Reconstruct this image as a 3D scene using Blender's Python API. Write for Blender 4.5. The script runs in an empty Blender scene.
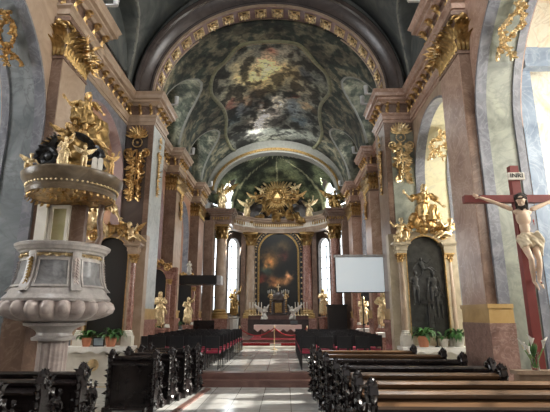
import bpy, bmesh, math, random
from mathutils import Vector, Matrix, noise
PI = math.pi
scene = bpy.context.scene
COL = scene.collection
random.seed(7)
V = Vector

# ------------------------------------------------------------ materials
MATS = {}
def _new(name):
    m = bpy.data.materials.new(name); m.use_nodes = True
    nt = m.node_tree; b = nt.nodes['Principled BSDF']
    MATS[name] = m
    return m, nt, b
def _coord(nt, scale):
    tc = nt.nodes.new('ShaderNodeTexCoord'); mp = nt.nodes.new('ShaderNodeMapping')
    mp.inputs['Scale'].default_value = scale if isinstance(scale, tuple) else (scale,)*3
    nt.links.new(tc.outputs['Object'], mp.inputs['Vector'])
    return mp
def _bump(nt, b, src, strength, dist=.02):
    bp = nt.nodes.new('ShaderNodeBump'); bp.inputs['Strength'].default_value = strength
    bp.inputs['Distance'].default_value = dist
    nt.links.new(src, bp.inputs['Height']); nt.links.new(bp.outputs['Normal'], b.inputs['Normal'])
def marble(name, cols, scale=1.2, rough=.3, distort=1.5, stretch=(1, 1, 1), vein=None, bump=0.0):
    m, nt, b = _new(name)
    mp = _coord(nt, tuple(scale*s for s in stretch))
    n = nt.nodes.new('ShaderNodeTexNoise'); n.inputs['Scale'].default_value = 1.0
    n.inputs['Detail'].default_value = 8; n.inputs['Roughness'].default_value = .62
    n.inputs['Distortion'].default_value = distort
    nt.links.new(mp.outputs[0], n.inputs['Vector'])
    r = nt.nodes.new('ShaderNodeValToRGB'); el = r.color_ramp.elements
    k = len(cols)
    while len(el) < k: el.new(.5)
    for i, c in enumerate(cols):
        el[i].position = .3 + .4*i/max(1, k-1); el[i].color = (*c, 1)
    nt.links.new(n.outputs[0], r.inputs[0]); out = r.outputs[0]
    if vein:
        n2 = nt.nodes.new('ShaderNodeTexNoise'); n2.inputs['Scale'].default_value = 1.7
        n2.inputs['Detail'].default_value = 6; n2.inputs['Distortion'].default_value = 2.5
        nt.links.new(mp.outputs[0], n2.inputs['Vector'])
        r2 = nt.nodes.new('ShaderNodeValToRGB'); e2 = r2.color_ramp.elements
        e2[0].position = .46; e2[0].color = (0, 0, 0, 1); e2[1].position = .5; e2[1].color = (1, 1, 1, 1)
        x = e2.new(.54); x.color = (0, 0, 0, 1)
        nt.links.new(n2.outputs[0], r2.inputs[0])
        mx = nt.nodes.new('ShaderNodeMix'); mx.data_type = 'RGBA'
        mu = nt.nodes.new('ShaderNodeMath'); mu.operation = 'MULTIPLY'; mu.inputs[1].default_value = vein[3]
        nt.links.new(r2.outputs[0], mu.inputs[0]); nt.links.new(mu.outputs[0], mx.inputs[0])
        nt.links.new(out, mx.inputs[6]); mx.inputs[7].default_value = (*vein[:3], 1); out = mx.outputs[2]
    nt.links.new(out, b.inputs['Base Color'])
    b.inputs['Roughness'].default_value = rough
    if bump: _bump(nt, b, n.outputs[0], bump)
    return m
def plain(name, col, rough=.5, metal=0., var=.12, scale=8, bump=.0, emis=None, es=0.):
    m, nt, b = _new(name)
    mp = _coord(nt, scale)
    n = nt.nodes.new('ShaderNodeTexNoise'); n.inputs['Scale'].default_value = 1; n.inputs['Detail'].default_value = 5
    nt.links.new(mp.outputs[0], n.inputs['Vector'])
    r = nt.nodes.new('ShaderNodeValToRGB'); e = r.color_ramp.elements
    e[0].position = .3; e[1].position = .7
    e[0].color = (*[c*(1-var) for c in col], 1); e[1].color = (*[min(1, c*(1+var)) for c in col], 1)
    nt.links.new(n.outputs[0], r.inputs[0]); nt.links.new(r.outputs[0], b.inputs['Base Color'])
    b.inputs['Roughness'].default_value = rough; b.inputs['Metallic'].default_value = metal
    if bump: _bump(nt, b, n.outputs[0], bump)
    if emis:
        b.inputs['Emission Color'].default_value = (*emis, 1); b.inputs['Emission Strength'].default_value = es
    return m
gold = plain('gold', (.56, .37, .16), .33, .9, .4, 16, .6)
goldp = plain('pale_gold', (.74, .58, .34), .34, .8, .3, 14, .5)
golddk = plain('aged_gold', (.34, .22, .085), .36, .85, .4, 14, .5)
tanm = marble('tan_marble', [(.27, .19, .13), (.38, .28, .2), (.47, .36, .27)], 1.6, .35)
tandk = marble('brown_marble', [(.11, .065, .045), (.17, .105, .075), (.24, .16, .12)], 1.4, .3, vein=(.35, .26, .2, .35))
pinkm = marble('pink_marble', [(.27, .16, .115), (.37, .24, .18), (.47, .33, .26)], 1.3, .28, vein=(.65, .5, .42, .4))
redm = marble('red_marble', [(.17, .075, .055), (.27, .13, .1), (.38, .21, .16)], 3.2, .22, 2.2, vein=(.62, .42, .36, .55))
orangem = marble('orange_marble', [(.34, .17, .1), (.46, .26, .17), (.36, .22, .18)], .9, .3, 2.)
greym = marble('grey_marble', [(.1, .105, .125), (.17, .175, .2), (.25, .255, .275)], 1.3, .3, 2.2, vein=(.4, .4, .42, .3))
lightm = marble('pale_grey_marble', [(.33, .36, .36), (.43, .45, .44), (.5, .52, .5)], .8, .35, 2.6, vein=(.2, .21, .22, .5))
creamm = marble('cream_marble', [(.5, .47, .3), (.62, .57, .38), (.56, .53, .38)], .9, .35, 2.2, vein=(.36, .36, .3, .35))
greenm = marble('green_grey_marble', [(.15, .16, .135), (.27, .285, .235), (.37, .375, .3)], .9, .35, 2.6, vein=(.15, .17, .15, .4))
bluem = marble('blue_grey_marble', [(.15, .2, .27), (.24, .3, .38), (.34, .4, .48)], .9, .35, 2.4, vein=(.55, .6, .66, .3))
pulpm = marble('pulpit_marble', [(.26, .24, .23), (.43, .4, .38), (.57, .53, .5)], 2.2, .28, 2, vein=(.3, .26, .25, .4))
pulppink = marble('pulpit_pink_marble', [(.3, .25, .23), (.46, .39, .36), (.58, .5, .46)], 2.4, .28, 2)
pulpgrey = marble('pulpit_grey_panel', [(.11, .11, .115), (.2, .2, .205), (.28, .28, .285)], 3, .25, 2)
yellowm = marble('yellow_marble', [(.3, .18, .06), (.42, .27, .1), (.5, .34, .15)], 1.6, .28)
whitem = marble('white_stone', [(.6, .57, .5), (.7, .67, .6), (.76, .73, .66)], 2, .4)
chapelp = marble('painted_chapel_wall', [(.7, .62, .48), (.78, .74, .62), (.72, .5, .3)], .8, .6, 2.5, vein=(.5, .4, .3, .5))
stucco = marble('chapel_plaster', [(.62, .56, .42), (.74, .68, .54), (.66, .62, .5)], .7, .6)
vaultm = marble('nave_vault_plaster', [(.05, .06, .06), (.1, .11, .105), (.17, .175, .16)], .5, .7, 2.8)
darkm = marble('dark_arch_marble', [(.045, .035, .032), (.07, .055, .05), (.1, .078, .07)], 1.2, .25)
pedm = marble('brown_red_marble', [(.14, .08, .065), (.23, .135, .11), (.33, .21, .17)], 2.6, .3, 2.2, vein=(.5, .38, .32, .4))
mauve = marble('mauve_marble', [(.2, .13, .13), (.28, .19, .19), (.34, .25, .24)], 1.4, .3)
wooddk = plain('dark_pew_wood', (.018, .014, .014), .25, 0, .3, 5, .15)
woodbr = marble('brown_pew_wood', [(.055, .03, .016), (.11, .06, .03), (.17, .095, .048)], 4, .32, .6, (.25, 3, 3))
cloth = plain('white_cloth', (.8, .78, .74), .85, 0, .05, 20, .2)
clothpk = plain('lace_cloth', (.74, .6, .54), .85, 0, .1, 30, .3)
carpet = plain('red_carpet', (.3, .02, .025), .95, 0, .2, 30, .3)
redseat = plain('red_seat_fabric', (.32, .03, .06), .9, 0, .15, 30, .2)
black = plain('black_paint', (.012, .012, .014), .4, 0, .1, 10)
chrome = plain('chrome_metal', (.6, .6, .62), .25, 1, .05, 10)
leafm = plain('green_leaf', (.05, .14, .035), .5, 0, .35, 12)
stemg = plain('lily_stem_green', (.16, .3, .08), .5, 0, .2, 12)
terra = plain('terracotta', (.5, .2, .11), .7, 0, .1, 10)
potw = plain('white_pot_glaze', (.75, .72, .68), .4)
bloom = plain('lily_white', (.85, .84, .78), .6, 0, .03)
yellow = plain('spadix_yellow', (.8, .6, .1), .6)
crossr = plain('cross_red_brown', (.2, .035, .03), .5, 0, .12, 6, .2)
skin = plain('painted_skin', (.7, .52, .38), .5, 0, .06, 6)
hairm = plain('dark_hair', (.025, .018, .014), .6)
loin = plain('loincloth_ivory', (.66, .56, .4), .7, 0, .1, 8)
blood = plain('painted_blood', (.3, .03, .02), .5)
waxw = plain('candle_wax', (.85, .82, .72), .6)
darkbr = plain('dark_bronze', (.05, .052, .055), .35, .5, .4, 6, .5)
whitefig = plain('white_statue', (.72, .7, .64), .5, 0, .06)
screenm = plain('glowing_screen_fabric', (.93, .95, .95), .7, 0, .01, 8, 0, (.75, .92, 1), .3)  # faint emission added so the fabric looks brightly lit; nothing is projected
casing = plain('grey_casing', (.5, .5, .5), .4)
ink = plain('black_ink', (.02, .02, .02), .6)
iron = plain('window_lead', (.1, .1, .1), .6)
hedgeglass = plain('daylight_glass', (.8, .85, .9), .2, 0, .02, 3, 0, (.86, .95, 1.), 2.4)
glassch = plain('chapel_daylight_glass', (.8, .85, .9), .2, 0, .02, 3, 0, (1., .97, .9), 7.)
_m = glassch; _nt = _m.node_tree; _o = [n for n in _nt.nodes if n.type == 'OUTPUT_MATERIAL'][0]
_mx = _nt.nodes.new('ShaderNodeMixShader'); _tr = _nt.nodes.new('ShaderNodeBsdfTransparent'); _mx.inputs[0].default_value = .5
_nt.links.new(_tr.outputs[0], _mx.inputs[1]); _nt.links.new(_nt.nodes['Principled BSDF'].outputs[0], _mx.inputs[2]); _nt.links.new(_mx.outputs[0], _o.inputs['Surface'])
glasscup, nt_, b_ = _new('vase_glass')
b_.inputs['Transmission Weight'].default_value = 1; b_.inputs['Roughness'].default_value = .05
b_.inputs['Base Color'].default_value = (.8, .9, .85, 1); b_.inputs['IOR'].default_value = 1.3

def floor_mat(name, c1, c2, sx, rough):
    m, nt, b = _new(name)
    tc = nt.nodes.new('ShaderNodeTexCoord')
    br = nt.nodes.new('ShaderNodeTexBrick'); br.offset = 0; br.inputs['Scale'].default_value = 1
    br.inputs['Brick Width'].default_value = sx; br.inputs['Row Height'].default_value = sx
    br.inputs['Mortar Size'].default_value = .008; br.inputs['Bias'].default_value = 0
    br.inputs['Color1'].default_value = (*c1, 1); br.inputs['Color2'].default_value = (*c2, 1)
    br.inputs['Mortar'].default_value = (.3, .3, .29, 1)
    nt.links.new(tc.outputs['Object'], br.inputs['Vector'])
    n = nt.nodes.new('ShaderNodeTexNoise'); n.inputs['Scale'].default_value = 2.2; n.inputs['Detail'].default_value = 8
    n.inputs['Distortion'].default_value = 1.5
    nt.links.new(tc.outputs['Object'], n.inputs['Vector'])
    mx = nt.nodes.new('ShaderNodeMix'); mx.data_type = 'RGBA'; mx.blend_type = 'MULTIPLY'; mx.inputs[0].default_value = .5
    nt.links.new(br.outputs['Color'], mx.inputs[6]); nt.links.new(n.outputs[0], mx.inputs[7])
    nt.links.new(mx.outputs[2], b.inputs['Base Color'])
    b.inputs['Roughness'].default_value = rough
    _bump(nt, b, n.outputs[0], .06)
    return m
floorm = floor_mat('floor_marble', (.6, .61, .59), (.68, .68, .65), .6, .14)
stepm = marble('step_marble', [(.1, .05, .042), (.16, .085, .07), (.22, .125, .1)], 1.5, .3)
def vcol_mat(name, rough=.8, nscale=2.5, amt=.5):
    m, nt, b = _new(name)
    a = nt.nodes.new('ShaderNodeVertexColor'); a.layer_name = 'paint'
    mp = _coord(nt, nscale)
    n = nt.nodes.new('ShaderNodeTexNoise'); n.inputs['Detail'].default_value = 9; n.inputs['Distortion'].default_value = 2.2
    n.inputs['Scale'].default_value = 1
    nt.links.new(mp.outputs[0], n.inputs['Vector'])
    r = nt.nodes.new('ShaderNodeValToRGB'); e = r.color_ramp.elements
    e[0].position = .36; e[0].color = (.45, .46, .48, 1); e[1].position = .66; e[1].color = (1.5, 1.45, 1.35, 1)
    nt.links.new(n.outputs[0], r.inputs[0])
    mx = nt.nodes.new('ShaderNodeMix'); mx.data_type = 'RGBA'; mx.blend_type = 'MULTIPLY'; mx.inputs[0].default_value = amt
    nt.links.new(a.outputs[0], mx.inputs[6]); nt.links.new(r.outputs[0], mx.inputs[7])
    nt.links.new(mx.outputs[2], b.inputs['Base Color']); b.inputs['Roughness'].default_value = rough
    return m
frescom = vcol_mat('fresco_paint', .8, 3.4, .8)
oilm = vcol_mat('oil_paint', .35, 3, .5)

# ------------------------------------------------------------ mesh helper
class B:
    def __init__(s): s.bm = bmesh.new()
    def box(s, x0, x1, y0, y1, z0, z1, M=None):
        vs = [s.bm.verts.new(V((x, y, z)) if M is None else M @ V((x, y, z))) for x in (x0, x1) for y in (y0, y1) for z in (z0, z1)]
        for f in ((0, 1, 3, 2), (4, 6, 7, 5), (0, 4, 5, 1), (2, 3, 7, 6), (0, 2, 6, 4), (1, 5, 7, 3)):
            s.bm.faces.new([vs[i] for i in f])
        return s
    def ring(s, pts): return [s.bm.verts.new(p) for p in pts]
    def skinrings(s, rings, caps=True, closed=False):
        n = len(rings[0]); m = len(rings)
        for a in range(m if closed else m-1):
            r0, r1 = rings[a], rings[(a+1) % m]
            for i in range(n):
                s.bm.faces.new((r0[i], r0[(i+1) % n], r1[(i+1) % n], r1[i]))
        if caps and not closed:
            s.bm.faces.new(rings[0][::-1]); s.bm.faces.new(rings[-1])
        return s
    def tube(s, pts, r, n=8, flat=1., closed=False):
        pts = [V(p) for p in pts]; rs = r if isinstance(r, (list, tuple)) else [r]*len(pts)
        rings = []; up = V((0, 0, 1)); m = len(pts)
        for i, p in enumerate(pts):
            if closed: t = pts[(i+1) % m]-pts[i-1]
            else: t = pts[min(i+1, m-1)]-pts[max(i-1, 0)]
            t = t.normalized() if t.length > 1e-9 else V((0, 0, 1))
            a = t.cross(up)
            if a.length < .15: a = t.cross(V((0, 1, 0)))
            if i and a.dot(pa) < 0 and a.length > 0: a = -a
            a.normalize(); pa = a; b = a.cross(t).normalized()
            rings.append(s.ring([p + (a*math.cos(2*PI*k/n)+b*math.sin(2*PI*k/n)*flat)*rs[i] for k in range(n)]))
        return s.skinrings(rings, closed=closed)
    def cyl(s, p0, p1, r0, r1=None, n=16):
        return s.tube([p0, p1], [r0, r0 if r1 is None else r1], n)
    def lathe(s, prof, n=32, c=(0, 0, 0), a0=0, a1=2*PI, mod=None, sx=1, sy=1):
        full = abs(a1-a0-2*PI) < 1e-6; rings = []
        for (r, z) in prof:
            k = n if full else n+1
            ring = []
            for i in range(k):
                a = a0+(a1-a0)*i/n; rr = max(r, .0005)
                if mod: rr = mod(rr, z, a)
                ring.append(V((c[0]+rr*math.cos(a)*sx, c[1]+rr*math.sin(a)*sy, c[2]+z)))
            rings.append(s.ring(ring))
        if full: return s.skinrings(rings)
        for j in range(len(rings)-1):
            for i in range(n):
                s.bm.faces.new((rings[j][i], rings[j][i+1], rings[j+1][i+1], rings[j+1][i]))
        return s
    def sph(s, c, r, seg=12, M=None):
        if not isinstance(r, (list, tuple)): r = (r,)*3
        mm = Matrix.Translation(V(c))
        if M is not None: mm = mm @ M
        mm = mm @ Matrix.Diagonal((*r, 1))
        bmesh.ops.create_uvsphere(s.bm, u_segments=seg, v_segments=max(6, seg*2//3), radius=1, matrix=mm)
        return s
    def prism(s, poly, f):          # poly 2D, f(u,v,k) -> 3D for k=0,1
        a = s.ring([f(u, v, 0) for u, v in poly]); b = s.ring([f(u, v, 1) for u, v in poly]); n = len(poly)
        s.bm.faces.new(a[::-1]); s.bm.faces.new(b)
        for i in range(n): s.bm.faces.new((a[i], a[(i+1) % n], b[(i+1) % n], b[i]))
        return s
    def leaf(s, p, d, nrm, L, W, curl=.5, T=.25):      # solid curled leaf with lobes
        p, d, nrm = V(p), V(d).normalized(), V(nrm).normalized()
        side = d.cross(nrm)
        if side.length < 1e-3: side = V((1, 0, 0))
        side.normalize(); nrm = side.cross(d)
        rings = []; N = 5
        for i in range(N+1):
            t = i/N; w = W*(.25+1.5*math.sin(PI*min(t*.9+.08, 1))**.8*.5)*(1.0 if i % 2 else .78)
            if i == N: w = W*.08
            ang = curl*t*t*2
            c = p + d*(L*(math.sin(ang)/max(curl*2, .01) if False else t*math.cos(ang*.5))) + nrm*(L*t*math.sin(ang*.5)+.02*L)
            th = W*T*(1-t*.7)
            rings.append(s.ring([c+side*w*.5, c+nrm*th, c-side*w*.5, c-nrm*th*.4]))
        return s.skinrings(rings)
    def spiral(s, c, ax, bx, R, turns=1.4, r=.02, n=6, sgn=1, m=18):
        c, ax, bx = V(c), V(ax), V(bx); pts = []; rs = []
        for i in range(m+1):
            t = i/m; a = sgn*turns*2*PI*t; q = R*(1-.82*t)
            pts.append(c+ax*(q*math.cos(a))+bx*(q*math.sin(a))); rs.append(r*(1-.35*t))
        s.tube(pts, rs, n); s.sph(pts[-1], r*1.5, 8); return s
    def xform(s, M):
        s.bm.transform(M); return s
    def build(s, name, mat, parent=None, smooth=True, ang=38, loc=None):
        bmesh.ops.recalc_face_normals(s.bm, faces=s.bm.faces)
        if smooth:
            ca = math.radians(ang)
            for f in s.bm.faces: f.smooth = True
            for e in s.bm.edges:
                if len(e.link_faces) == 2 and e.calc_face_angle(0) > ca: e.smooth = False
        me = bpy.data.meshes.new(name); s.bm.to_mesh(me); s.bm.free()
        for m in (mat if isinstance(mat, list) else [mat]): me.materials.append(m)
        o = bpy.data.objects.new(name, me); COL.objects.link(o)
        if parent: o.parent = parent
        if loc: o.location = loc
        return o

def thing(name, label, cat, loc=(0, 0, 0), rz=0, group=None, scale=1):
    o = bpy.data.objects.new(name, None); COL.objects.link(o)
    o.location = loc; o.rotation_euler = (0, 0, rz); o.scale = (scale,)*3
    o.empty_display_size = .1
    return tag(o, label, cat, group)
def tag(o, label, cat, group=None):
    o['label'] = label; o['category'] = cat
    if group: o['group'] = group
    return o
def struct(o, label=None):
    o['kind'] = 'structure'
    if label: o['label'] = label
    return o
def sempty(name, label=None):
    o = bpy.data.objects.new(name, None); COL.objects.link(o); o['kind'] = 'structure'
    if label: o['label'] = label
    return o
def copy_tree(o, parent=None):
    c = o.copy(); COL.objects.link(c)
    if parent: c.parent = parent
    for ch in list(o.children): copy_tree(ch, c)
    return c
ORD = ['first', 'second', 'third', 'fourth', 'fifth', 'sixth', 'seventh', 'eighth', 'ninth', 'tenth', 'eleventh', 'twelfth']

# ------------------------------------------------------------ camera
f_, th_, ps_ = 440., math.atan(109/440.), math.atan(10/453.3)
EYE = V((.49, 0, 1.75)); s_, c_ = math.sin(th_), math.cos(th_)
Fv = V((-math.sin(ps_)*c_, math.cos(ps_)*c_, s_)); Rv = V((math.cos(ps_), math.sin(ps_), 0)); Uv = Rv.cross(Fv)
cam = bpy.data.objects.new('camera', bpy.data.cameras.new('camera')); COL.objects.link(cam)
cam.matrix_world = Matrix(((Rv.x, Uv.x, -Fv.x, EYE.x), (Rv.y, Uv.y, -Fv.y, EYE.y), (Rv.z, Uv.z, -Fv.z, EYE.z), (0, 0, 0, 1)))
cam.data.sensor_width = 36; cam.data.lens = f_/550*36; cam.data.clip_start = .05
scene.camera = cam

# ------------------------------------------------------------ room shell
PIERS = [(7.7, 9.3, 3.9), (12.85, 14.1, 3.62), (17.65, 18.9, 4.02), (22.65, 24.0, 4.02)]   # y0, y1, |x| of face
BAYS = [(2.9, 7.7, 5.3, 2.4, 5.15), (9.3, 12.85, 11.08, 1.77, 5.6), (14.1, 17.65, 15.9, 1.55, 5.7), (18.9, 22.65, 20.8, 1.6, 5.6)]
WI, WO = 4.5, 5.75
ZE = 7.6     # bottom of entablature
struct(B().box(-9, 9, -6, 12.05, -.3, 0).build('floor', floorm, smooth=False), 'pale grey polished marble nave floor')
ar = sempty('floor_chancel', 'raised marble chancel floor behind two dark steps')
B().box(-9, 9, 12.42, 34, -.3, .3).build('paving', floorm, ar, False)
B().box(-3.6, 3.6, 11.7, 12.42, .0, .15).box(-3.6, 3.6, 12.05, 12.42, .15, .297).build('step', stepm, ar, False)
B().box(-9, -3.6, 12.05, 12.42, -.3, .3).box(3.6, 9, 12.05, 12.42, -.3, .3).build('landing', stepm, ar, False)
for sd, nm in ((-1, 'left'), (1, 'right')):
    w = sempty('wall_%s' % nm, 'marble clad arcade wall on the %s' % nm)
    # arcade walls with arches
    for bi, (y0, y1, yc, r, sp) in enumerate(BAYS):
        wi = 4.12 if bi == 0 else WI
        poly = [(y0, 0), (yc-r, 0)] + [(yc-r*math.cos(PI*i/28), sp+r*math.sin(PI*i/28)) for i in range(29)] + [(yc+r, 0), (y1, 0), (y1, ZE+.4), (y0, ZE+.4)]
        mt = [tanm, greym, orangem, orangem][bi] if sd < 0 else [pinkm, tanm, pinkm, pinkm][bi]
        B().prism(poly, lambda u, v, k: V((sd*((4.95 if bi == 0 else WO) if k else wi), u, v))).build('arcade_bay', mt, w, ang=20)
        # intrados bands following jamb and arch
        def band(xa, xb, t, mat, name, r=r, yc=yc, sp=sp):
            path = [(yc+r, .3 if yc > 12 else 0)] + [(yc+r*math.cos(PI*i/32), sp+r*math.sin(PI*i/32)) for i in range(33)] + [(yc-r, .3 if yc > 12 else 0)]
            path2 = [(yc+r-t, path[0][1])] + [(yc+(r-t)*math.cos(PI*i/32), sp+(r-t)*math.sin(PI*i/32)) for i in range(33)] + [(yc-r+t, path[0][1])]
            b = B()
            rings = [b.ring([V((sd*xa, p[0], p[1])), V((sd*xb, p[0], p[1])), V((sd*xb, q[0], q[1])), V((sd*xa, q[0], q[1]))]) for p, q in zip(path, path2)]
            b.skinrings(rings); return b.build(name, mat, w, ang=30)
        b1, b2, b3 = (wi+.15, 4.76, 4.9) if bi == 0 else (WI+.24, WO-.35, WO+.02)
        band(wi-.04, b1, .06, [greym, mauve, mauve, greym][bi] if sd < 0 else greym, 'arch_border')
        inner = [marble('left_soffit_marble', [(.09, .105, .115), (.17, .19, .2), (.27, .29, .3)], .7, .35, 2.8, vein=(.1, .11, .12, .6)), orangem, orangem, orangem][bi] if sd < 0 else [greenm, creamm, creamm, orangem][bi]
        band(b1, b2, .025, inner, 'arch_soffit')
        band(b2, b3, .06, greym, 'arch_border')
    # solid masonry behind the pilasters, running out as chapel partition
    for (y0, y1, xf) in PIERS:
        B().box(*sorted((sd*WI, sd*WO)), y0+(.5 if y0 < 9 else -.02), y1+.02, 0, ZE+.4).build('pier_core', greym, w, False)
        if y0 < 9: B().box(*sorted((sd*4.1, sd*5.26)), y0+.06, y0+.6, 0, ZE+.4).build('chapel_pilaster', bluem, w, False)
        if y0 < 9: B().box(*sorted((sd*5.1, sd*5.95)), y0-.1, y0+.1, 6.35, 6.75).box(*sorted((sd*4.9, sd*5.38)), y0-.12, y0+.1, 6.6, 6.75).build('chapel_impost', bluem, w, False)
        B().box(*sorted((sd*5.2, sd*8.2)), y0+.42, y1, 0, 9.6).build('chapel_partition', chapelp if y0 < 9 else lightm, w, False)
    # outer chapel wall: rows around window openings
    b = B(); X = (sd*8.2, sd*8.6); X = sorted(X)
    wins = [(4.4, 6.4), (10.2, 11.9), (15.0, 16.7), (20.0, 21.6)]
    yy = -6.
    for a, c in wins:
        b.box(*X, yy, a, 0, 9.6); b.box(*X, a, c, 0, 2.6); b.box(*X, a, c, 6.6, 9.6); yy = c
    b.box(*X, yy, 25, 0, 9.6)
    b.build('outer_wall', stucco, w, False)
    B().box(*sorted((sd*WI, sd*8.6)), -6, 25, 8.9, 9.2).build('chapel_vault', stucco, w, False)
    B().box(*sorted((sd*WI, sd*(WI+.25))), -6, 24.2, ZE+.9, 11.8).build('clerestory', vaultm, w, False)
    B().box(*sorted((sd*WI, sd*WO)), -6, 2.9, 0, 8.2).build('arcade_bay', pinkm, w, False)
WN = 0
def window(name_lbl, M, W, H, arch=True, nx=1, nz=5, glass=hedgeglass):
    """window in local frame: x width centred, z up from 0, y depth."""
    global WN; WN += 1
    e = sempty('window_%d' % WN, name_lbl); e.matrix_world = M
    hw = W/2
    def outline(q, s=0):
        if not arch: return [(-q, s), (q, s), (q, H-s), (-q, H-s)]
        zz = H-hw
        return [(-q, s), (q, s)] + [(q*math.cos(PI*i/16), zz+q*math.sin(PI*i/16)) for i in range(17)]
    B().prism(outline(hw), lambda u, v, k: V((u, .02+.02*k, v))).build('pane', glass, e, False)
    b = B(); o1, o2 = outline(hw+.09), outline(hw)
    o1[0] = (-hw-.09, -.09); o1[1] = (hw+.09, -.09)
    for k in range(len(o1)):
        k2 = (k+1) % len(o1); q = []
        for (u, v) in (o1[k], o1[k2], o2[k2], o2[k]): q.append((u, v))
        b.prism(q, lambda u, v, t: V((u, -.08+.14*t, v)))
    b.build('frame', whitem, e, False)
    b = B()
    for i in range(1, nx+1): b.box(-hw+W*i/(nx+1)-.02, -hw+W*i/(nx+1)+.02, -.02, .05, 0, H-(hw*.15 if arch else 0))
    for i in range(1, nz+1): b.box(-hw, hw, -.02, .05, (H-hw)*i/(nz)-.02, (H-hw)*i/(nz)+.02)
    b.build('glazing_bar', iron, e, False)
    return e
def facing(loc, nx, ny):           # local -y looks along (nx,ny)
    a = math.atan2(ny, nx)+PI/2
    return Matrix.Translation(V(loc)) @ Matrix.Rotation(a, 4, 'Z')
for sd in (-1, 1):
    for (a, c) in [(4.4, 6.4), (10.2, 11.9), (15.0, 16.7), (20.0, 21.6)]:
        window('tall chapel window full of daylight', facing((sd*8.3, (a+c)/2, 2.6), -sd, 0), c-a, 4.0, False, 2, 5, glassch)

# pier facings
def pier(sd, i):
    y0, y1, xf = PIERS[i]; y1 = 8.72 if i == 0 else y1; zb = 0 if i == 0 else .3
    zc = [6.7, 7.6, 6.75, 6.75][i]
    nm = 'left' if sd < 0 else 'right'
    e = sempty('pier', 'marble wall pier, %s of the nave, %s from the camera' % (nm, ORD[i]))
    X = lambda a, b_: sorted((sd*a, sd*b_))
    side = [[tanm, lightm, tanm, pinkm], [pinkm, tandk, pinkm, pinkm]][sd > 0][i]
    front = [[tandk, tandk, tandk, tandk], [tandk, tandk, pinkm, pinkm]][sd > 0][i]
    B().box(*X(xf, WI), y0+.012, y1, zb, ZE+.05).build('pilaster_side', side, e, False)
    B().box(*X(xf+.012, (4.12, 4.6, WI+.02, WI+.02)[i]), y0, y0+.04, zb+.02, ZE).build('pilaster_front', front, e, False)
    if i == 1:                                    # framed panel on the front
        B().box(*X(xf+.17, 4.5), y0-.012, y0+.02, 2.1, 7.3).build('front_panel', greenm if sd > 0 else darkm, e, False)
    # pedestal, band and base mouldings
    b = B()
    for (o, z0, z1) in ((.1 if i else .05, zb, zb+.2), (.05 if i else .02, zb+.2, 1.5), (.09 if i else .03, 1.5, 1.62)):
        b.box(*X(xf-o, WI+.1 if i else 4.3), y0-o-(0 if i else .07), y1+o, z0, z1)
    b.build('pedestal', redm if i else tandk if sd < 0 else pedm, e, False)
    b = B()
    for (o, z0, z1) in ((.04 if i else .02, 1.62, 1.86), (.075 if i else .04, 1.86, 1.93)):
        b.box(*X(xf-o, WI+.05 if i else 4.29), y0-o-(0 if i else .07), y1+o, z0, z1)
    b.build('base_band', yellowm if sd > 0 or i else tandk, e, False)
    if i != 1:                                    # foliate capital
        b = B(); g = B()
        H = ZE-zc
        b.box(*X(xf-.02, WI+.05), y0-.02, y1+.02, zc, zc+.06)
        b.box(*X(xf-.1, WI+.1), y0-.1, y1+.1, ZE-.09, ZE)
        b.build('astragal', tandk, e, False)
        n = V((0, -1, 0)); nx = V((-sd, 0, 0))
        def face(p0, du, L, nrm):
            for row, (zz, ln) in enumerate(((zc+.08, .4), (zc+.34, .38))):
                k = max(3, int(L/.11)); 
                for j in range(k+(row % 2)):
                    t = (j+.5-(row % 2)*.5)/k
                    g.leaf(p0+du*L*min(max(t, .03), .97)+V((0, 0, zz)), V((0, 0, 1)), nrm, ln, .14, .75)
            for t, q in ((.12, -1), (.88, 1)):
                g.spiral(p0+du*(L*t)+V((0, 0, ZE-.2))+nrm*.07, du*q, V((0, 0, 1)), .12, 1.3, .03)
            g.sph(p0+du*(L*.5)+V((0, 0, ZE-.12))+nrm*.08, .08, 8)
        face(V((sd*xf, y0, 0)), V((sd, 0, 0)), (4.14 if i == 0 else WI)-xf, n)
        face(V((sd*xf, y0, 0)), V((0, 1, 0)), y1-y0, nx)
        g.build('capital_foliage', [golddk, gold, golddk, golddk][i] if i == 0 else golddk, e)
    return e
for sd in (-1, 1):
    for i in range(4): pier(sd, i)

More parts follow.
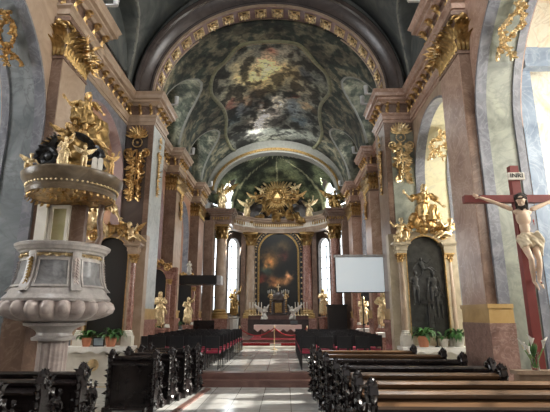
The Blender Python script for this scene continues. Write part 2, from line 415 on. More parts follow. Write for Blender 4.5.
# entablature swept round the ressauts
def offset_path(path, o, sd):
    out = []
    for i, p in enumerate(path):
        n = V((0, 0))
        for a, b_ in ((path[max(i-1, 0)], p), (p, path[min(i+1, len(path)-1)])):
            d = V((b_[0]-a[0], b_[1]-a[1]))
            if d.length > 1e-6:
                d.normalize(); nn = V((-d.y*1, d.x*1))*(1 if sd > 0 else -1)     # towards the nave
                if (n-nn).length > 1e-3: n = n+nn
        out.append((p[0]+n.x*o, p[1]+n.y*o))
    return out
def entab(sd, nth):
    path = [(sd*WI, -6)]
    for (y0, y1, xf) in PIERS: path += [(sd*WI, y0), (sd*xf, y0), (sd*xf, y1), (sd*WI, y1)]
    path += [(sd*WI, 26.2)]
    e = sempty('trim_%d' % nth, 'continuous marble entablature along the %s wall' % ('left' if sd < 0 else 'right'))
    def sweep(prof, name, mat):
        b = B(); rows = []
        for (o, z) in prof: rows.append([V((x, y, z)) for x, y in offset_path(path, o, sd)])
        back = [[V((sd*(WI+.3), q[1], z)) for q in path] for z in (prof[-1][1], prof[0][1])]
        rings = [b.ring([r[i] for r in rows]+[back[0][i], back[1][i]]) for i in range(len(path))]
        b.skinrings(rings); return b.build(name, mat, e, False)
    z = ZE
    am = tanm if sd < 0 else pinkm
    sweep([(.02, z), (.02, z+.1), (.05, z+.1), (.05, z+.22), (.1, z+.27), (.1, z+.31)], 'architrave', am)
    sweep([(.0, z+.31), (.0, z+.64)], 'frieze', tandk)
    sweep([(.06, z+.64), (.1, z+.7), (.18, z+.74), (.18, z+.8), (.26, z+.82), (.27, z+.92), (.33, z+1.0), (.33, z+1.02)], 'cornice', am)
    # gilded consoles
    proto = None
    def console(p, nrm, parent):
        nonlocal proto
        if proto is None:
            b = B(); nn = V((0, -1, 0))
            b.leaf(V((0, 0, -.15)), V((0, 0, 1)), nn, .26, .12, .8, .4)
            b.spiral(V((0, -.1, .1)), V((0, -1, 0)), V((0, 0, 1)), .08, 1.2, .035)
            b.sph((0, -.06, -.15), .04, 8)
            o = b.build('bracket', gold, parent); proto = o
        else:
            o = proto.copy(); COL.objects.link(o); o.parent = parent
        o.location = p; o.rotation_euler = (0, 0, math.atan2(nrm[1], nrm[0])+PI/2)
    zz = z+.47
    segs = [(4.2, 7.5), (9.6, 12.6), (14.4, 17.4), (19.2, 22.4)]
    for a, c in segs:
        k = int((c-a)/.36)
        for j in range(k+1): console(V((sd*(WI-.02), a+(c-a)*j/k, zz)), (-sd, 0), e)
    for i, (y0, y1, xf) in enumerate(PIERS):
        for j in range(4): console(V((sd*(xf-.02), y0+.12+(y1-y0-.24)*j/3, zz)), (-sd, 0), e)
        k = 3 if i == 1 else 2
        for j in range(k): console(V((sd*(xf+.12+(WI-xf-.2)*j/(k-1)), y0-.02, zz)), (0, -1), e)
    return e
entab(-1, 1); entab(1, 2)

# ------------------------------------------------------------ vaults
ZS = 8.6
def zmain(x, w, rise): return ZS+rise*math.sqrt(max(0, 1-(x/w)**2))
def zlun(y, yc, hw, rise): 
    t = abs(y-yc)/hw
    return ZS+rise*math.sqrt(max(0, 1-t*t)) if t < 1 else ZS
def vault_z(x, y, w, rise, luns):
    z = zmain(x, w, rise)
    for (yc, hw, lr) in luns: z = max(z, zlun(y, yc, hw, lr)+ (abs(x)-3)*.12)
    return z
NAVE_L = [(11.0, 1.65, 2.2), (5.3, 2.2, 2.4), (-1.5, 3, 2.6)]
CH_L = [(15.9, 1.55, 2.25), (20.8, 1.7, 2.25)]
CHW, CHR = 4.0, 3.15
def vault_mesh(name, x1, ya, yb, w, rise, luns, nx, ny, mat, colf=None, label=None):
    bm = bmesh.new(); g = []
    for j in range(ny+1):
        row = []
        for i in range(nx+1):
            a = PI*(i/nx); x = -x1*math.cos(a); y = ya+(yb-ya)*j/ny
            row.append(bm.verts.new((x, y, vault_z(x, y, w, rise, luns))))
        g.append(row)
    top = []
    lay = bm.loops.layers.color.new('paint') if colf else None
    for j in range(ny):
        for i in range(nx):
            f = bm.faces.new((g[j][i], g[j+1][i], g[j+1][i+1], g[j][i+1])); f.smooth = True
            if lay:
                for l in f.loops: l[lay] = (*colf(l.vert.co.x, l.vert.co.y, l.vert.co.z), 1)
    me = bpy.data.meshes.new(name); bm.to_mesh(me); bm.free(); me.materials.append(mat)
    o = bpy.data.objects.new(name, me); COL.objects.link(o); struct(o, label)
    md = o.modifiers.new('solid', 'SOLIDIFY'); md.thickness = .12; md.offset = 0
    return o
def pix_ray(px, py):
    return Fv*1.0 + Rv*((px-275)/f_) + Uv*((206-py)/f_)
def hit_chancel(px, py):
    d = pix_ray(px, py); t = 12.0
    while t < 40:
        p = EYE+d*t
        if abs(p.x) > 4.4 or p.z > vault_z(p.x, p.y, CHW, CHR, CH_L): break
        t += .04
    return EYE+d*t
# fresco design: daubs of colour, each a place on the vault
DAUB = [  # px, py, radius m, colour, weight
    (262, 78, .95, (.42, .36, .2), 1.6), (285, 72, .8, (.4, .33, .19), 1.4), (250, 70, .7, (.34, .3, .19), 1.2), (270, 60, .5, (.36, .28, .2), 1.0),
    (236, 92, .7, (.3, .29, .22), 1.2), (300, 88, .7, (.3, .27, .2), 1.2), (280, 103, .55, (.42, .4, .36), 1.5), (270, 113, .55, (.5, .48, .46), 1.6),
    (262, 122, .6, (.45, .44, .42), 1.4), (255, 132, .7, (.36, .37, .36), 1.2), (240, 110, .55, (.13, .15, .18), 1.3), (233, 118, .45, (.07, .12, .15), 1.4),
    (252, 120, .4, (.09, .08, .07), 1.5), (262, 104, .35, (.16, .11, .08), 1.3), (295, 108, .6, (.14, .17, .2), 1.4), (305, 122, .5, (.08, .12, .15), 1.3),
    (292, 96, .3, (.33, .12, .08), 1.1), (307, 74, .35, (.07, .08, .1), 1.7), (275, 50, .35, (.3, .14, .1), 1.1), (290, 50, .4, (.2, .18, .15), 1.2),
    (222, 82, .5, (.2, .2, .17), 1.2), (320, 90, .5, (.17, .18, .15), 1.2), (245, 100, .35, (.3, .2, .13), 1.2), (280, 122, .4, (.1, .1, .1), 1.3),
    (270, 138, .8, (.24, .25, .23), 1.2), (232, 102, .35, (.28, .1, .08), .9), (312, 106, .35, (.27, .2, .12), 1.0), (258, 90, .4, (.24, .18, .12), 1.2),
    (288, 134, .5, (.2, .21, .2), 1.1), (245, 60, .5, (.22, .2, .15), 1.0), (310, 60, .5, (.16, .15, .12), 1.0)]
DP = [(hit_chancel(a, b_), r, c, w) for a, b_, r, c, w in DAUB]
FR_PX = [(240, 44), (262, 40), (292, 41), (303, 46), (315, 60), (327, 74), (330, 90), (321, 104), (320, 118), (322, 134), (312, 148), (290, 152), (262, 152), (236, 150), (226, 136), (226, 118), (222, 106), (211, 92), (213, 74), (226, 58)]
FP = [hit_chancel(*p) for p in FR_PX]
def inside(x, y):
    c = False; n = len(FP)
    for i in range(n):
        a, b_ = FP[i], FP[i-1]
        if (a.y > y) != (b_.y > y) and x < (b_.x-a.x)*(y-a.y)/(b_.y-a.y)+a.x: c = not c
    return c
def fresco(x, y, z):
    nz = noise.fractal(V((x*.9, y*.9, z*.9+3)), 1., 2., 5); n2 = noise.noise(V((x*2.3+5, y*2.3, z*2)))
    if inside(x, y):
        n3 = noise.fractal(V((x*2.2+9, y*1.5, 4)), 1., 2., 4)
        wx, wy = x+nz*.4+n3*.25, y+n2*.5+n3*.3
        acc = V((.13, .14, .13))*.6; wt = .6
        for p, r, c, w in DP:
            d2 = ((wx-p.x)**2*1.3+(wy-p.y)**2*.8)/(r*r)
            k = w*math.exp(-d2*1.6); acc += V(c)*k; wt += k
        col = acc/wt
        kk = .6+.75*min(1, max(0, .5+(n3+nz*.5)*3))
        gg = (col.x+col.y+col.z)/3; col = col.lerp(V((gg, gg*.98, gg*.92)), .38)
        return [max(.02, c*2.45*kk*(1+nz*.35)) for c in col]
    lun = any(zlun(y, yc, hw, lr)+(abs(x)-3)*.12 > zmain(x, CHW, CHR) for yc, hw, lr in CH_L)
    n4 = noise.fractal(V((x*3.1, y*3.1, z*3.1)), 1., 2., 3)
    k4 = min(1, max(0, .5+(n2*.6+n4)*2.2))
    if lun: base = V((.13, .14, .12)).lerp(V((.22, .22, .19)), k4)
    else: base = V((.085, .1, .09)).lerp(V((.19, .185, .155)), k4)
    # painted ribs beside the groins
    return [max(.02, c*2.1*(1+nz*.55)) for c in base]
vault_mesh('ceiling_chancel', 4.5, 13.4, 24.1, CHW, CHR, CH_L, 260, 300, frescom, fresco, 'painted chancel barrel vault with a large framed fresco')
vault_mesh('ceiling_nave', 4.72, -6, 12.9, 4.5, 4.6, NAVE_L, 90, 160, vaultm, None, 'dark grey plastered nave vault')
# gilt green frame of the fresco and painted rib mouldings
def on_vault(x, y, lift=.03): return V((x, y, vault_z(x, y, CHW, CHR, CH_L)-lift))
fr = sempty('trim_3', 'curving moulded frame round the ceiling fresco')
dense = []
for i in range(len(FP)):
    a, b_, c, d = FP[i-1], FP[i], FP[(i+1) % len(FP)], FP[(i+2) % len(FP)]
    for k in range(8):
        t = k/8; q = .5*((2*b_)+(c-a)*t+(2*a-5*b_+4*c-d)*t*t+(3*b_-a-3*c+d)*t*t*t); dense.append((q.x, q.y))
framem = plain('frame_green_gilt', (.2, .2, .12), .5, .2, .3, 6)
B().tube([on_vault(x, y, .03) for x, y in dense], .1, 8, closed=True).build('outer_moulding', framem, fr)
B().tube([on_vault(x*.965, (y-19)*.965+19, .03) for x, y in dense], .035, 8, closed=True).build('inner_bead', golddk, fr)
gr = sempty('trim_4', 'plaster groin ribs of the chancel vault')
ribm = plain('rib_plaster', (.24, .24, .21), .7)
for (yc, hw, lr) in CH_L:
    for sd in (-1, 1):
        pts = []
        for i in range(41):
            y = yc-hw+2*hw*i/40; zl = zlun(y, yc, hw, lr); best = None
            for k in range(200):
                x = 4.4-3.4*k/200
                if zmain(x, CHW, CHR) >= zl+(abs(x)-3)*.12: best = x; break
            if best: pts.append(V((sd*best, y, zmain(best, CHW, CHR)-.02)))
        B().tube(pts, .06, 8).build('rib', ribm, gr)
nr = sempty('trim_8', 'plaster groin ribs of the nave vault')
for (yc, hw, lr) in NAVE_L[:2]:
    for sd in (-1, 1):
        pts = []
        for i in range(41):
            y = yc-hw+2*hw*i/40; zl = zlun(y, yc, hw, lr)
            for k in range(200):
                x = 4.6-3.6*k/200
                if zmain(x, 4.5, 4.6) >= zl+(abs(x)-3)*.12: pts.append(V((sd*x, y, zmain(x, 4.5, 4.6)-.02))); break
        B().tube(pts, .05, 8).build('rib', ribm, nr)
# transverse arches
def arch_sweep(prof, rx, rz, zc, name, mat, parent, n=64, cx=0, ox=.72):
    """prof: (offset from inner curve, y)"""
    b = B(); rings = []
    for i in range(n+1):
        a = PI*i/n
        rings.append(b.ring([V((cx+(rx+o*ox)*math.cos(a), y, zc+(rz+o)*math.sin(a))) for o, y in prof]))
    b.skinrings(rings); return b.build(name, mat, parent, ang=25)
ta = sempty('trim_5', 'great transverse arch between nave and chancel with gilded rosettes')
ARX, ARZ, AZC = 3.7, 3.25, 8.62
arch_sweep([(0, 12.75), (.5, 12.75), (.5, 13.48), (0, 13.48)], ARX, ARZ, AZC, 'arch_ring', mauve, ta)
arch_sweep([(-.03, 12.73), (.05, 12.73), (.05, 12.8), (-.03, 12.8)], ARX, ARZ, AZC, 'front_bead', tanm, ta)
arch_sweep([(-.03, 13.42), (.05, 13.42), (.05, 13.5), (-.03, 13.5)], ARX, ARZ, AZC, 'rear_bead', tanm, ta)
arch_sweep([(.04, 12.95), (.04, 12.72), (.1, 12.7), (.16, 12.74), (.34, 12.6), (.46, 12.55), (.5, 12.48), (.62, 12.46), (.68, 12.5), (.95, 12.95)], ARX, ARZ, AZC, 'dark_moulding', darkm, ta, ox=.8)
B().prism([(-4.7, AZC-.02), (-3.9, AZC-.02)] + [(-(ARX+.2)*math.cos(PI*i/40), AZC+(ARZ+.2)*math.sin(PI*i/40)) for i in range(41)] + [(3.9, AZC-.02), (4.7, AZC-.02), (4.7, 13.9), (-4.7, 13.9)],
          lambda u, v, k: V((u, 12.9+.5*k, v))).build('spandrel', vaultm, ta, False)
proto = None
NR = 20
for i in range(NR):
    a = PI*(i+.5)/NR
    if proto is None:
        b = B(); b.box(-.2, .2, -.015, .01, -.2, .2); fr1 = b.build('rosette_field', tandk, ta, False)
        b = B()
        for k in range(8): b.leaf((0, -.02, 0), (math.cos(k*PI/4), 0, math.sin(k*PI/4)), (0, -1, 0), .19, .12, .5, .3)
        for k in range(4): b.spiral((.11*(1 if k % 2 else -1), -.03, .11*(1 if k//2 else -1)), (1, 0, 0), (0, 0, 1), .06, 1.2, .018)
        b.sph((0, -.05, 0), .05, 8)
        for q in (-1, 1):
            b.box(-.2, .2, -.035, -.01, q*.185-.015, q*.185+.015); b.box(q*.185-.015, q*.185+.015, -.035, -.01, -.185, .185)
        ro = b.build('rosette', goldp, ta); proto = (fr1, ro); cur = proto
    else:
        cur = [o.copy() for o in proto]
        for o in cur: COL.objects.link(o); o.parent = ta
    ex, ez = math.cos(a)/ARX, math.sin(a)/ARZ; nl = math.hypot(ex, ez); n_ = V((-ex/nl, 0, -ez/nl))
    yl = -n_; xl = V((0, 1, 0)); zl = xl.cross(yl)
    for o in cur:
        o.matrix_local = Matrix((( xl.x, yl.x, zl.x, ARX*math.cos(a)), (xl.y, yl.y, zl.y, 13.115), (xl.z, yl.z, zl.z, AZC+ARZ*math.sin(a)), (0, 0, 0, 1)))
k = B()
for q in (-1, 1):
    k.spiral((q*.3, 12.4, AZC+ARZ+.6), (q, 0, 0), (0, 0, 1), .28, 1.5, .06)
    for j in range(7): k.leaf((q*.1*j, 12.4, AZC+ARZ+.35+.05*(j % 3)), (q*math.cos(j*.4), 0, math.sin(j*.6)), (0, -1, 0), .4, .2, .6, .3)
k.sph((0, 12.45, AZC+ARZ+.35), (.2, .12, .26), 12)
k.build('keystone_cartouche', golddk, ta)
# apse arch
aa = sempty('trim_6', 'transverse arch before the apse')
arch_sweep([(0, 24.0), (.35, 24.0), (.35, 24.6), (0, 24.6)], 3.45, 2.3, 8.62, 'arch_ring', ribm, aa)
arch_sweep([(.1, 23.92), (.25, 23.92), (.25, 24.05), (.1, 24.05)], 3.45, 2.3, 8.62, 'gilt_bead', golddk, aa)
B().prism([(-4.7, 8.62), (-3.72, 8.62)] + [(-3.72*math.cos(PI*i/32), 8.62+2.57*math.sin(PI*i/32)) for i in range(33)] + [(3.72, 8.62), (4.7, 8.62), (4.7, 12.2), (-4.7, 12.2)],
          lambda u, v, kk: V((u, 24.08+.4*kk, v))).build('spandrel', frescom if False else ribm, aa, False)

# ------------------------------------------------------------ apse
APX = [(-4.5, 24.0), (-4.2, 27.0), (-3.5, 28.3), (-2.1, 30.2), (2.3, 30.2), (3.7, 28.3), (4.4, 27.0), (4.7, 24.0)]
ap = sempty('wall_back', 'dark marble apse wall behind the high altar')
def seg_wall(p, q, opens, mat, z0=.3, z1=8.6, th=.35):
    """wall from p to q with openings (t0,t1,z0,z1 of arched window)"""
    p, q = V((*p, 0)), V((*q, 0)); d = (q-p); L = d.length; d.normalize(); n = V((d.y, -d.x, 0))
    if n.y > 0 and abs(n.y) > .3: n = -n
    mid = (p+q)/2
    if (V((0, 26, 0))-mid).dot(n) < 0: n = -n
    b = B(); s = 0.
    def quad(a, c, za, zb):
        if c-a < 1e-3 or zb-za < 1e-3: return
        b.prism([(a, za), (c, za), (c, zb), (a, zb)], lambda u, v, k: p+d*u-n*(th*k)+V((0, 0, v)))
    for (a, c, za, zb) in opens:
        quad(s, a, z0, z1); quad(a, c, z0, za)
        r = (c-a)/2; zz = zb-r
        poly = [(a, zz)] + [(a+r-r*math.cos(PI*i/16), zz+r*math.sin(PI*i/16)) for i in range(17)] + [(c, zz), (c, z1), (a, z1)]
        b.prism(poly[1:], lambda u, v, k: p+d*u-n*(th*k)+V((0, 0, v)))
        s = c
        cpos = p+d*((a+c)/2)-n*.25
        window('bright arched apse window', facing((cpos.x, cpos.y, za), n.x, n.y), c-a, zb-za, True, 1, 6)
    quad(s, L, z0, z1)
    b.build('wall_segment', mat, ap, ang=20)
apm = marble('apse_marble', [(.09, .075, .065), (.14, .115, .1), (.19, .16, .14)], 1.1, .35, 2)
seg_wall(APX[0], APX[1], [], apm)
seg_wall(APX[1], APX[2], [(.62, 1.12, 2.0, 7.1)], apm)
seg_wall(APX[2], APX[3], [(.52, 1.6, 1.9, 6.75)], apm)
seg_wall(APX[3], APX[4], [], apm)
seg_wall(APX[4], APX[5], [(.76, 1.84, 1.9, 6.75)], apm)
seg_wall(APX[5], APX[6], [(.36, .86, 2.0, 7.1)], apm)
seg_wall(APX[6], APX[7], [], apm)
# conch
def apse_col(x, y, z):
    nz = noise.fractal(V((x*.8, y*.8, z*.8+9)), 1., 2., 5)
    base = V((.2, .22, .17)).lerp(V((.1, .12, .1)), min(1, max(0, .5-nz*2.5)))
    ang = math.atan2(y-25.5, x)
    if abs(math.sin(ang*4)) < .1: base = V((.36, .37, .3))
    return [max(.02, c*2.1*(1+nz*.5)) for c in base]
bm = bmesh.new(); lay = bm.loops.layers.color.new('paint'); G = []
NA, NB = 96, 40
openings = [(-1, 0), (1, 0)]
for j in range(NB+1):
    e2 = (PI/2)*j/NB; row = []
    for i in range(NA+1):
        a = PI*i/NA
        cx = .1+4.5*math.cos(a)*math.cos(e2); cy = 24.4+6.0*math.sin(a)*math.cos(e2)
        row.append(bm.verts.new((cx, cy, 8.6+2.75*math.sin(e2))))
    G.append(row)
for j in range(NB):
    for i in range(NA):
        vs = [G[j][i], G[j][i+1], G[j+1][i+1], G[j+1][i]]
        c = sum((v.co for v in vs), V())/4
        ang = math.degrees(math.atan2((c.y-24.4)/6.0, (c.x-.1)/4.5))
        # arched openings for the two upper windows
        da = min(abs(ang-36), abs(ang-144))
        if c.z < 8.6+1.75*math.sqrt(max(0, 1-(da/8.5)**2)) and da < 8.5: continue
        f = bm.faces.new(vs); f.smooth = True
        for l in f.loops: l[lay] = (*apse_col(*l.vert.co), 1)
me = bpy.data.meshes.new('ceiling_apse'); bm.to_mesh(me); bm.free(); me.materials.append(frescom)
o = bpy.data.objects.new('ceiling_apse', me); COL.objects.link(o); struct(o, 'greenish frescoed half dome of the apse')
md = o.modifiers.new('s', 'SOLIDIFY'); md.thickness = .1
for ang in (144, 36):
    a = math.radians(ang); p = V((.1+4.6*math.cos(a), 24.4+6.15*math.sin(a), 8.5))
    window('bright upper apse window behind a gilded angel', facing(p, -math.cos(a), -math.sin(a)), 1.75, 2.0, True, 2, 2)
# rear closure above the apse walls
struct(B().box(-9, 9, 34, 34.2, -.3, 13).build('wall_east', apm, smooth=False))
# ------------------------------------------------------------ sculpture
def remesh(b, voxel, smooth=2, disp=None):
    bmesh.ops.recalc_face_normals(b.bm, faces=b.bm.faces)
    me = bpy.data.meshes.new('tmp'); b.bm.to_mesh(me); b.bm.free()
    o = bpy.data.objects.new('tmp', me); COL.objects.link(o)
    m = o.modifiers.new('r', 'REMESH'); m.mode = 'VOXEL'; m.voxel_size = voxel; m.use_smooth_shade = True
    if smooth:
        k = o.modifiers.new('s', 'SMOOTH'); k.iterations = smooth; k.factor = .5
    dg = bpy.context.evaluated_depsgraph_get(); dg.update()
    me2 = bpy.data.meshes.new_from_object(o.evaluated_get(dg))
    bpy.data.objects.remove(o); bpy.data.meshes.remove(me)
    nb = B(); nb.bm.from_mesh(me2); bpy.data.meshes.remove(me2)
    if disp:
        nb.bm.normal_update()
        for v in nb.bm.verts: v.co += v.normal*disp(v.co)
    return nb
BASE = dict(pelvis=(0, 0, .95), chest=(0, 0, 1.27), neck=(0, 0, 1.47), head=(0, -.02, 1.61),
            sl=(-.19, 0, 1.41), sr=(.19, 0, 1.41), el=(-.27, 0, 1.13), er=(.27, 0, 1.13), wl=(-.27, -.1, .9), wr=(.27, -.1, .9),
            hl=(-.1, 0, .92), hr=(.1, 0, .92), kl=(-.11, -.04, .5), kr=(.11, -.02, .5), al=(-.11, .02, .08), ar=(.12, .02, .08),
            tl=(-.13, -.15, .03), tr=(.16, -.14, .03))
def joints(**kw):
    J = {k: V(v) for k, v in BASE.items()}; J.update({k: V(v) for k, v in kw.items()}); return J
def hand(b, w, e, s=1., curl=.3, spread=1., up=None):
    d = (w-e).normalized(); up = V(up) if up else V((0, -1, .2)); side = d.cross(up).normalized(); nn = side.cross(d).normalized()
    M = Matrix((side, d, nn)).transposed().to_4x4()
    b.sph(w+d*.05*s, (.038*s, .052*s, .018*s), 12, M)
    for k, (off, L) in enumerate(((-.03, .062), (-.01, .075), (.01, .07), (.03, .055))):
        p = w+d*.085*s+side*off*s*spread; q = p+(d*math.cos(curl)+nn*math.sin(curl))*L*.5*s; r = q+(d*math.cos(curl*2.2)+nn*math.sin(curl*2.2))*L*.5*s
        b.tube([w+d*.04*s+side*off*.8*s, p, q, r], [.009*s, .009*s, .008*s, .006*s], 8)
    p = w+d*.03*s-side*.035*s; b.tube([w+d*.01*s-side*.02*s, p+d*.01*s-side*.015*s, p+d*.045*s-side*.025*s+nn*.01], [.011*s, .01*s, .007*s], 8)
def body(J, mat, parent, voxel=.016, fat=1., head=1., look=(0, -1, -.1), name='body', handup=None, curl=.4, slim=1.):
    b = B()
    def limb(p, q, r0, r1, mid=None, bulge=1.12):
        m = (p*.62+q*.38); rm = (r0*.6+r1*.4)*bulge
        b.tube([p, m, q], [r0*fat, rm*fat, r1*fat], 14); b.sph(q, r1*fat, 12); b.sph(p, r0*fat, 12)
    P, C, N, H = J['pelvis'], J['chest'], J['neck'], J['head']
    sp = (N-P).normalized(); sx = (J['sr']-J['sl']).normalized(); fy = sp.cross(sx).normalized()
    R = Matrix((sx, -fy, sp)).transposed().to_4x4()
    b.sph(P, (.155*fat*slim, .105*fat, .12), 20, R); b.sph(P*.5+C*.5, (.135*fat*slim, .095*fat, .17), 20, R)
    b.sph(C, (.165*fat, .115*fat, .17), 20, R); b.sph(C*.35+N*.65-sp*.03, (.17, .085*fat, .07), 16, R)
    for s_ in ('l', 'r'):
        limb(J['s'+s_], J['e'+s_], .055, .04); limb(J['e'+s_], J['w'+s_], .041, .027, bulge=1.2)
        limb(J['h'+s_], J['k'+s_], .092, .058); limb(J['k'+s_], J['a'+s_], .056, .037, bulge=1.25)
        a, t = J['a'+s_], J['t'+s_]; b.tube([a+V((0, 0, -.02)), a*.5+t*.5, t], [.038*fat, .036*fat, .022*fat], 10); b.sph(t, .024*fat, 8)
        b.sph(a*1.15-t*.15-V((0, 0, .02)), .034*fat, 8)
    lk = V(look).normalized(); hx = lk.cross(V((0, 0, 1))).normalized(); hu = hx.cross(lk).normalized()
    HM = Matrix((hx, -lk, hu)).transposed().to_4x4()
    b.tube([N-sp*.05, N*.4+H*.6], [.058, .05], 12)
    h = head
    b.sph(H+hu*.02*h, (.078*h, .092*h, .1*h), 20, HM); b.sph(H-hu*.05*h+lk*.03*h, (.055*h, .055*h, .065*h), 14, HM)
    b.sph(H+lk*.095*h-hu*.005*h, (.014*h, .02*h, .03*h), 8, HM); b.sph(H+lk*.082*h+hu*.035*h, (.055*h, .018*h, .012*h), 10, HM)
    b.sph(H+lk*.085*h-hu*.045*h, (.024*h, .014*h, .012*h), 8, HM); b.sph(H+lk*.075*h-hu*.09*h, (.024*h, .02*h, .02*h), 8, HM)
    for q in (-1, 1):
        b.sph(H+hx*.08*h*q, (.012*h, .022*h, .032*h), 8, HM); b.sph(H+lk*.05*h+hx*.04*h*q-hu*.015*h, (.03*h, .03*h, .028*h), 8, HM)
    nb = remesh(b, voxel)
    for s_ in ('l', 'r'): hand(nb, J['w'+s_], J['e'+s_], fat*1.05, curl, up=handup)
    o = nb.build(name, mat, parent, ang=80)
    return o, (H, lk, hx, hu, HM)
def hair_mesh(hd, mat, parent, h=1., beard=False, long=False, seed=1, name='hair'):
    H, lk, hx, hu, HM = hd; rnd = random.Random(seed); b = B()
    b.sph(H+hu*.035*h-lk*.02*h, (.086*h, .09*h, .09*h), 16, HM)
    for i in range(34):
        a = rnd.uniform(0, 2*PI); e = rnd.uniform(-.5, 1.2)
        d = hx*math.cos(a)*math.cos(e)-lk*abs(math.sin(a))*math.cos(e)+hu*math.sin(e)
        b.sph(H+hu*.03*h+d*.088*h, rnd.uniform(.018, .03)*h, 8)
    if long:
        for q in (-1, 1):
            for k in range(4):
                p = H+hx*q*.075*h-lk*.02*k*h
                b.tube([p, p-hu*.08*h+hx*q*.01, p-hu*.16*h+lk*.02, p-hu*.21*h+hx*q*.02], [.025*h, .024*h, .018*h, .006*h], 8)
    if beard:
        for k in range(9):
            a = (k-4)/4; p = H+lk*(.085-.03*abs(a))*h+hx*.05*a*h-hu*.075*h
            b.tube([p, p-hu*.045*h+lk*.01, p-hu*.085*h*(1-.3*abs(a))], [.022*h, .02*h, .006*h], 8)
    return b.build(name, mat, parent)
def robe_mesh(J, mat, parent, full=True, seed=0, voxel=.02, name='robe'):
    b = B(); P, C, N = J['pelvis'], J['chest'], J['neck']
    if full:
        b.tube([N-V((0, 0, .03)), C, P*.5+C*.5, P], [.11, .185, .16, .19], 16)
        for s_ in ('l', 'r'): b.tube([J['s'+s_], J['e'+s_]*.9+J['w'+s_]*.1], [.085, .095], 12)
    b.sph(P, (.2, .15, .15), 16)
    for s_ in ('l', 'r'):
        b.tube([J['h'+s_], J['k'+s_], J['k'+s_]*.25+J['a'+s_]*.75], [.14, .14, .16], 14); b.sph(J['k'+s_], .125, 12)
    b.tube([P, (J['kl']+J['kr'])/2, (J['al']+J['ar'])/2+V((0, .02, .05))], [.17, .15, .19], 14)
    # sash blown to one side
    s1 = J['sl']; b.tube([s1+V((0, -.04, .03)), C+V((0, -.15, -.06)), P+V((.17, -.1, .05)), P+V((.28, .02, -.12)), P+V((.34, .08, -.3))], [.05, .06, .07, .06, .03], 10)
    sd = seed*3.7
    def disp(c):
        return .045*noise.noise(V((c.x*11+sd, c.y*11, c.z*2.6)))+.02*noise.noise(V((c.x*24, c.y*24+sd, c.z*6)))
    return remesh(b, voxel, 1, disp).build(name, mat, parent, ang=60)
def wing(p, q, mat, parent, L=.7, tilt=.6):
    b = B(); p = V(p); d = V((q*math.cos(tilt), .25, math.sin(tilt))).normalized()
    b.tube([p, p+d*L*.45+V((0, .03, .06)), p+d*L*.75+V((0, .03, 0))], [.05, .045, .02], 10)
    for k in range(9):
        t = k/8; st = p+d*(L*.75*t); dd = (d*(.4+.9*t)+V((q*.1, .1, -1.1+1.0*t))).normalized()
        b.leaf(st, dd, V((0, -1, .1)), L*(.45+.35*t), .13, .12, .18)
        b.leaf(st+V((0, -.03, 0)), dd, V((0, -1, .1)), L*(.26+.12*t), .11, .15, .2)
    return b.build('wing', mat, parent)
def figure(name, label, cat, loc, rz, sc, J=None, mat=gold, robe=None, wings=None, hair=None, group=None, child=False, seed=1, look=(0, -1, -.1), cloud=None, beard=False, voxel=.018, full=True, plinth=None):
    J = J or joints()
    t = thing(name, label, cat, loc, rz, group, sc)
    h, fat = (1.35, 1.3) if child else (1., 1.)
    _, hd = body(J, mat, t, voxel, fat, h, look)
    hair_mesh(hd, hair or mat, t, h, beard, not child, seed)
    if robe: robe_mesh(J, robe, t, full, seed)
    if wings:
        for q, s_ in ((-1, 'sl'), (1, 'sr')): wing(J[s_]*.7+J['chest']*.3+V((0, .1, 0)), q, wings, t, .75 if not child else .5)
    if cloud:
        b = B(); r = random.Random(seed)
        lo = min(J['pelvis'].z-.1, J['kl'].z)
        for k in range(16): b.sph((r.uniform(-.3, .35), r.uniform(-.1, .3), r.uniform(0, max(.15, lo))), r.uniform(.1, .19), 10)
        remesh(b, .03, 2).build('cloud_base', cloud, t, ang=70)
    if plinth:
        B().lathe([(.0, -.0), (.26, 0), (.26, .04), (.21, .06), (.2, .14), (.24, .16), (.24, .0+.18), (0, .18)], 20, (0, 0, -.18)).build('plinth', plinth, t)
    return t
P_RAISE = joints(er=(.36, -.05, 1.55), wr=(.42, -.12, 1.8), el=(-.3, -.08, 1.16), wl=(-.16, -.24, 1.1), kl=(-.12, -.1, .5), head=(.03, -.03, 1.61))
P_PRAY = joints(el=(-.26, -.12, 1.15), wl=(-.05, -.28, 1.25), er=(.26, -.12, 1.15), wr=(.05, -.28, 1.25))
P_SIT = joints(pelvis=(0, 0, .5), chest=(.03, -.03, .82), neck=(.05, -.05, 1.02), head=(.07, -.09, 1.16), sl=(-.15, -.03, .95), sr=(.23, -.03, .98),
               el=(-.34, -.08, .8), wl=(-.5, -.12, .98), er=(.4, -.06, .8), wr=(.52, -.16, .62), hl=(-.1, 0, .48), hr=(.1, 0, .48),
               kl=(-.16, -.4, .52), kr=(.2, -.38, .46), al=(-.12, -.45, .1), ar=(.3, -.3, .06), tl=(-.14, -.6, .05), tr=(.36, -.44, .03))
P_RECL = joints(pelvis=(0, 0, .25), chest=(-.1, -.03, .56), neck=(-.14, -.05, .76), head=(-.13, -.1, .9), sl=(-.32, -.03, .68), sr=(.06, -.04, .73),
                el=(-.5, -.05, .5), wl=(-.62, -.16, .32), er=(.26, -.16, .6), wr=(.42, -.28, .78), hl=(-.06, -.03, .22), hr=(.1, -.02, .22),
                kl=(.3, -.25, .3), kr=(.42, -.12, .36), al=(.62, -.22, .06), ar=(.78, -.06, .1), tl=(.72, -.32, .02), tr=(.9, -.1, .02))
P_RECR = {k: V((-v.x, v.y, v.z)) for k, v in P_RECL.items()}
for a_, b2_ in (('sl', 'sr'), ('el', 'er'), ('wl', 'wr'), ('hl', 'hr'), ('kl', 'kr'), ('al', 'ar'), ('tl', 'tr')): P_RECR[a_], P_RECR[b2_] = P_RECR[b2_], P_RECR[a_]
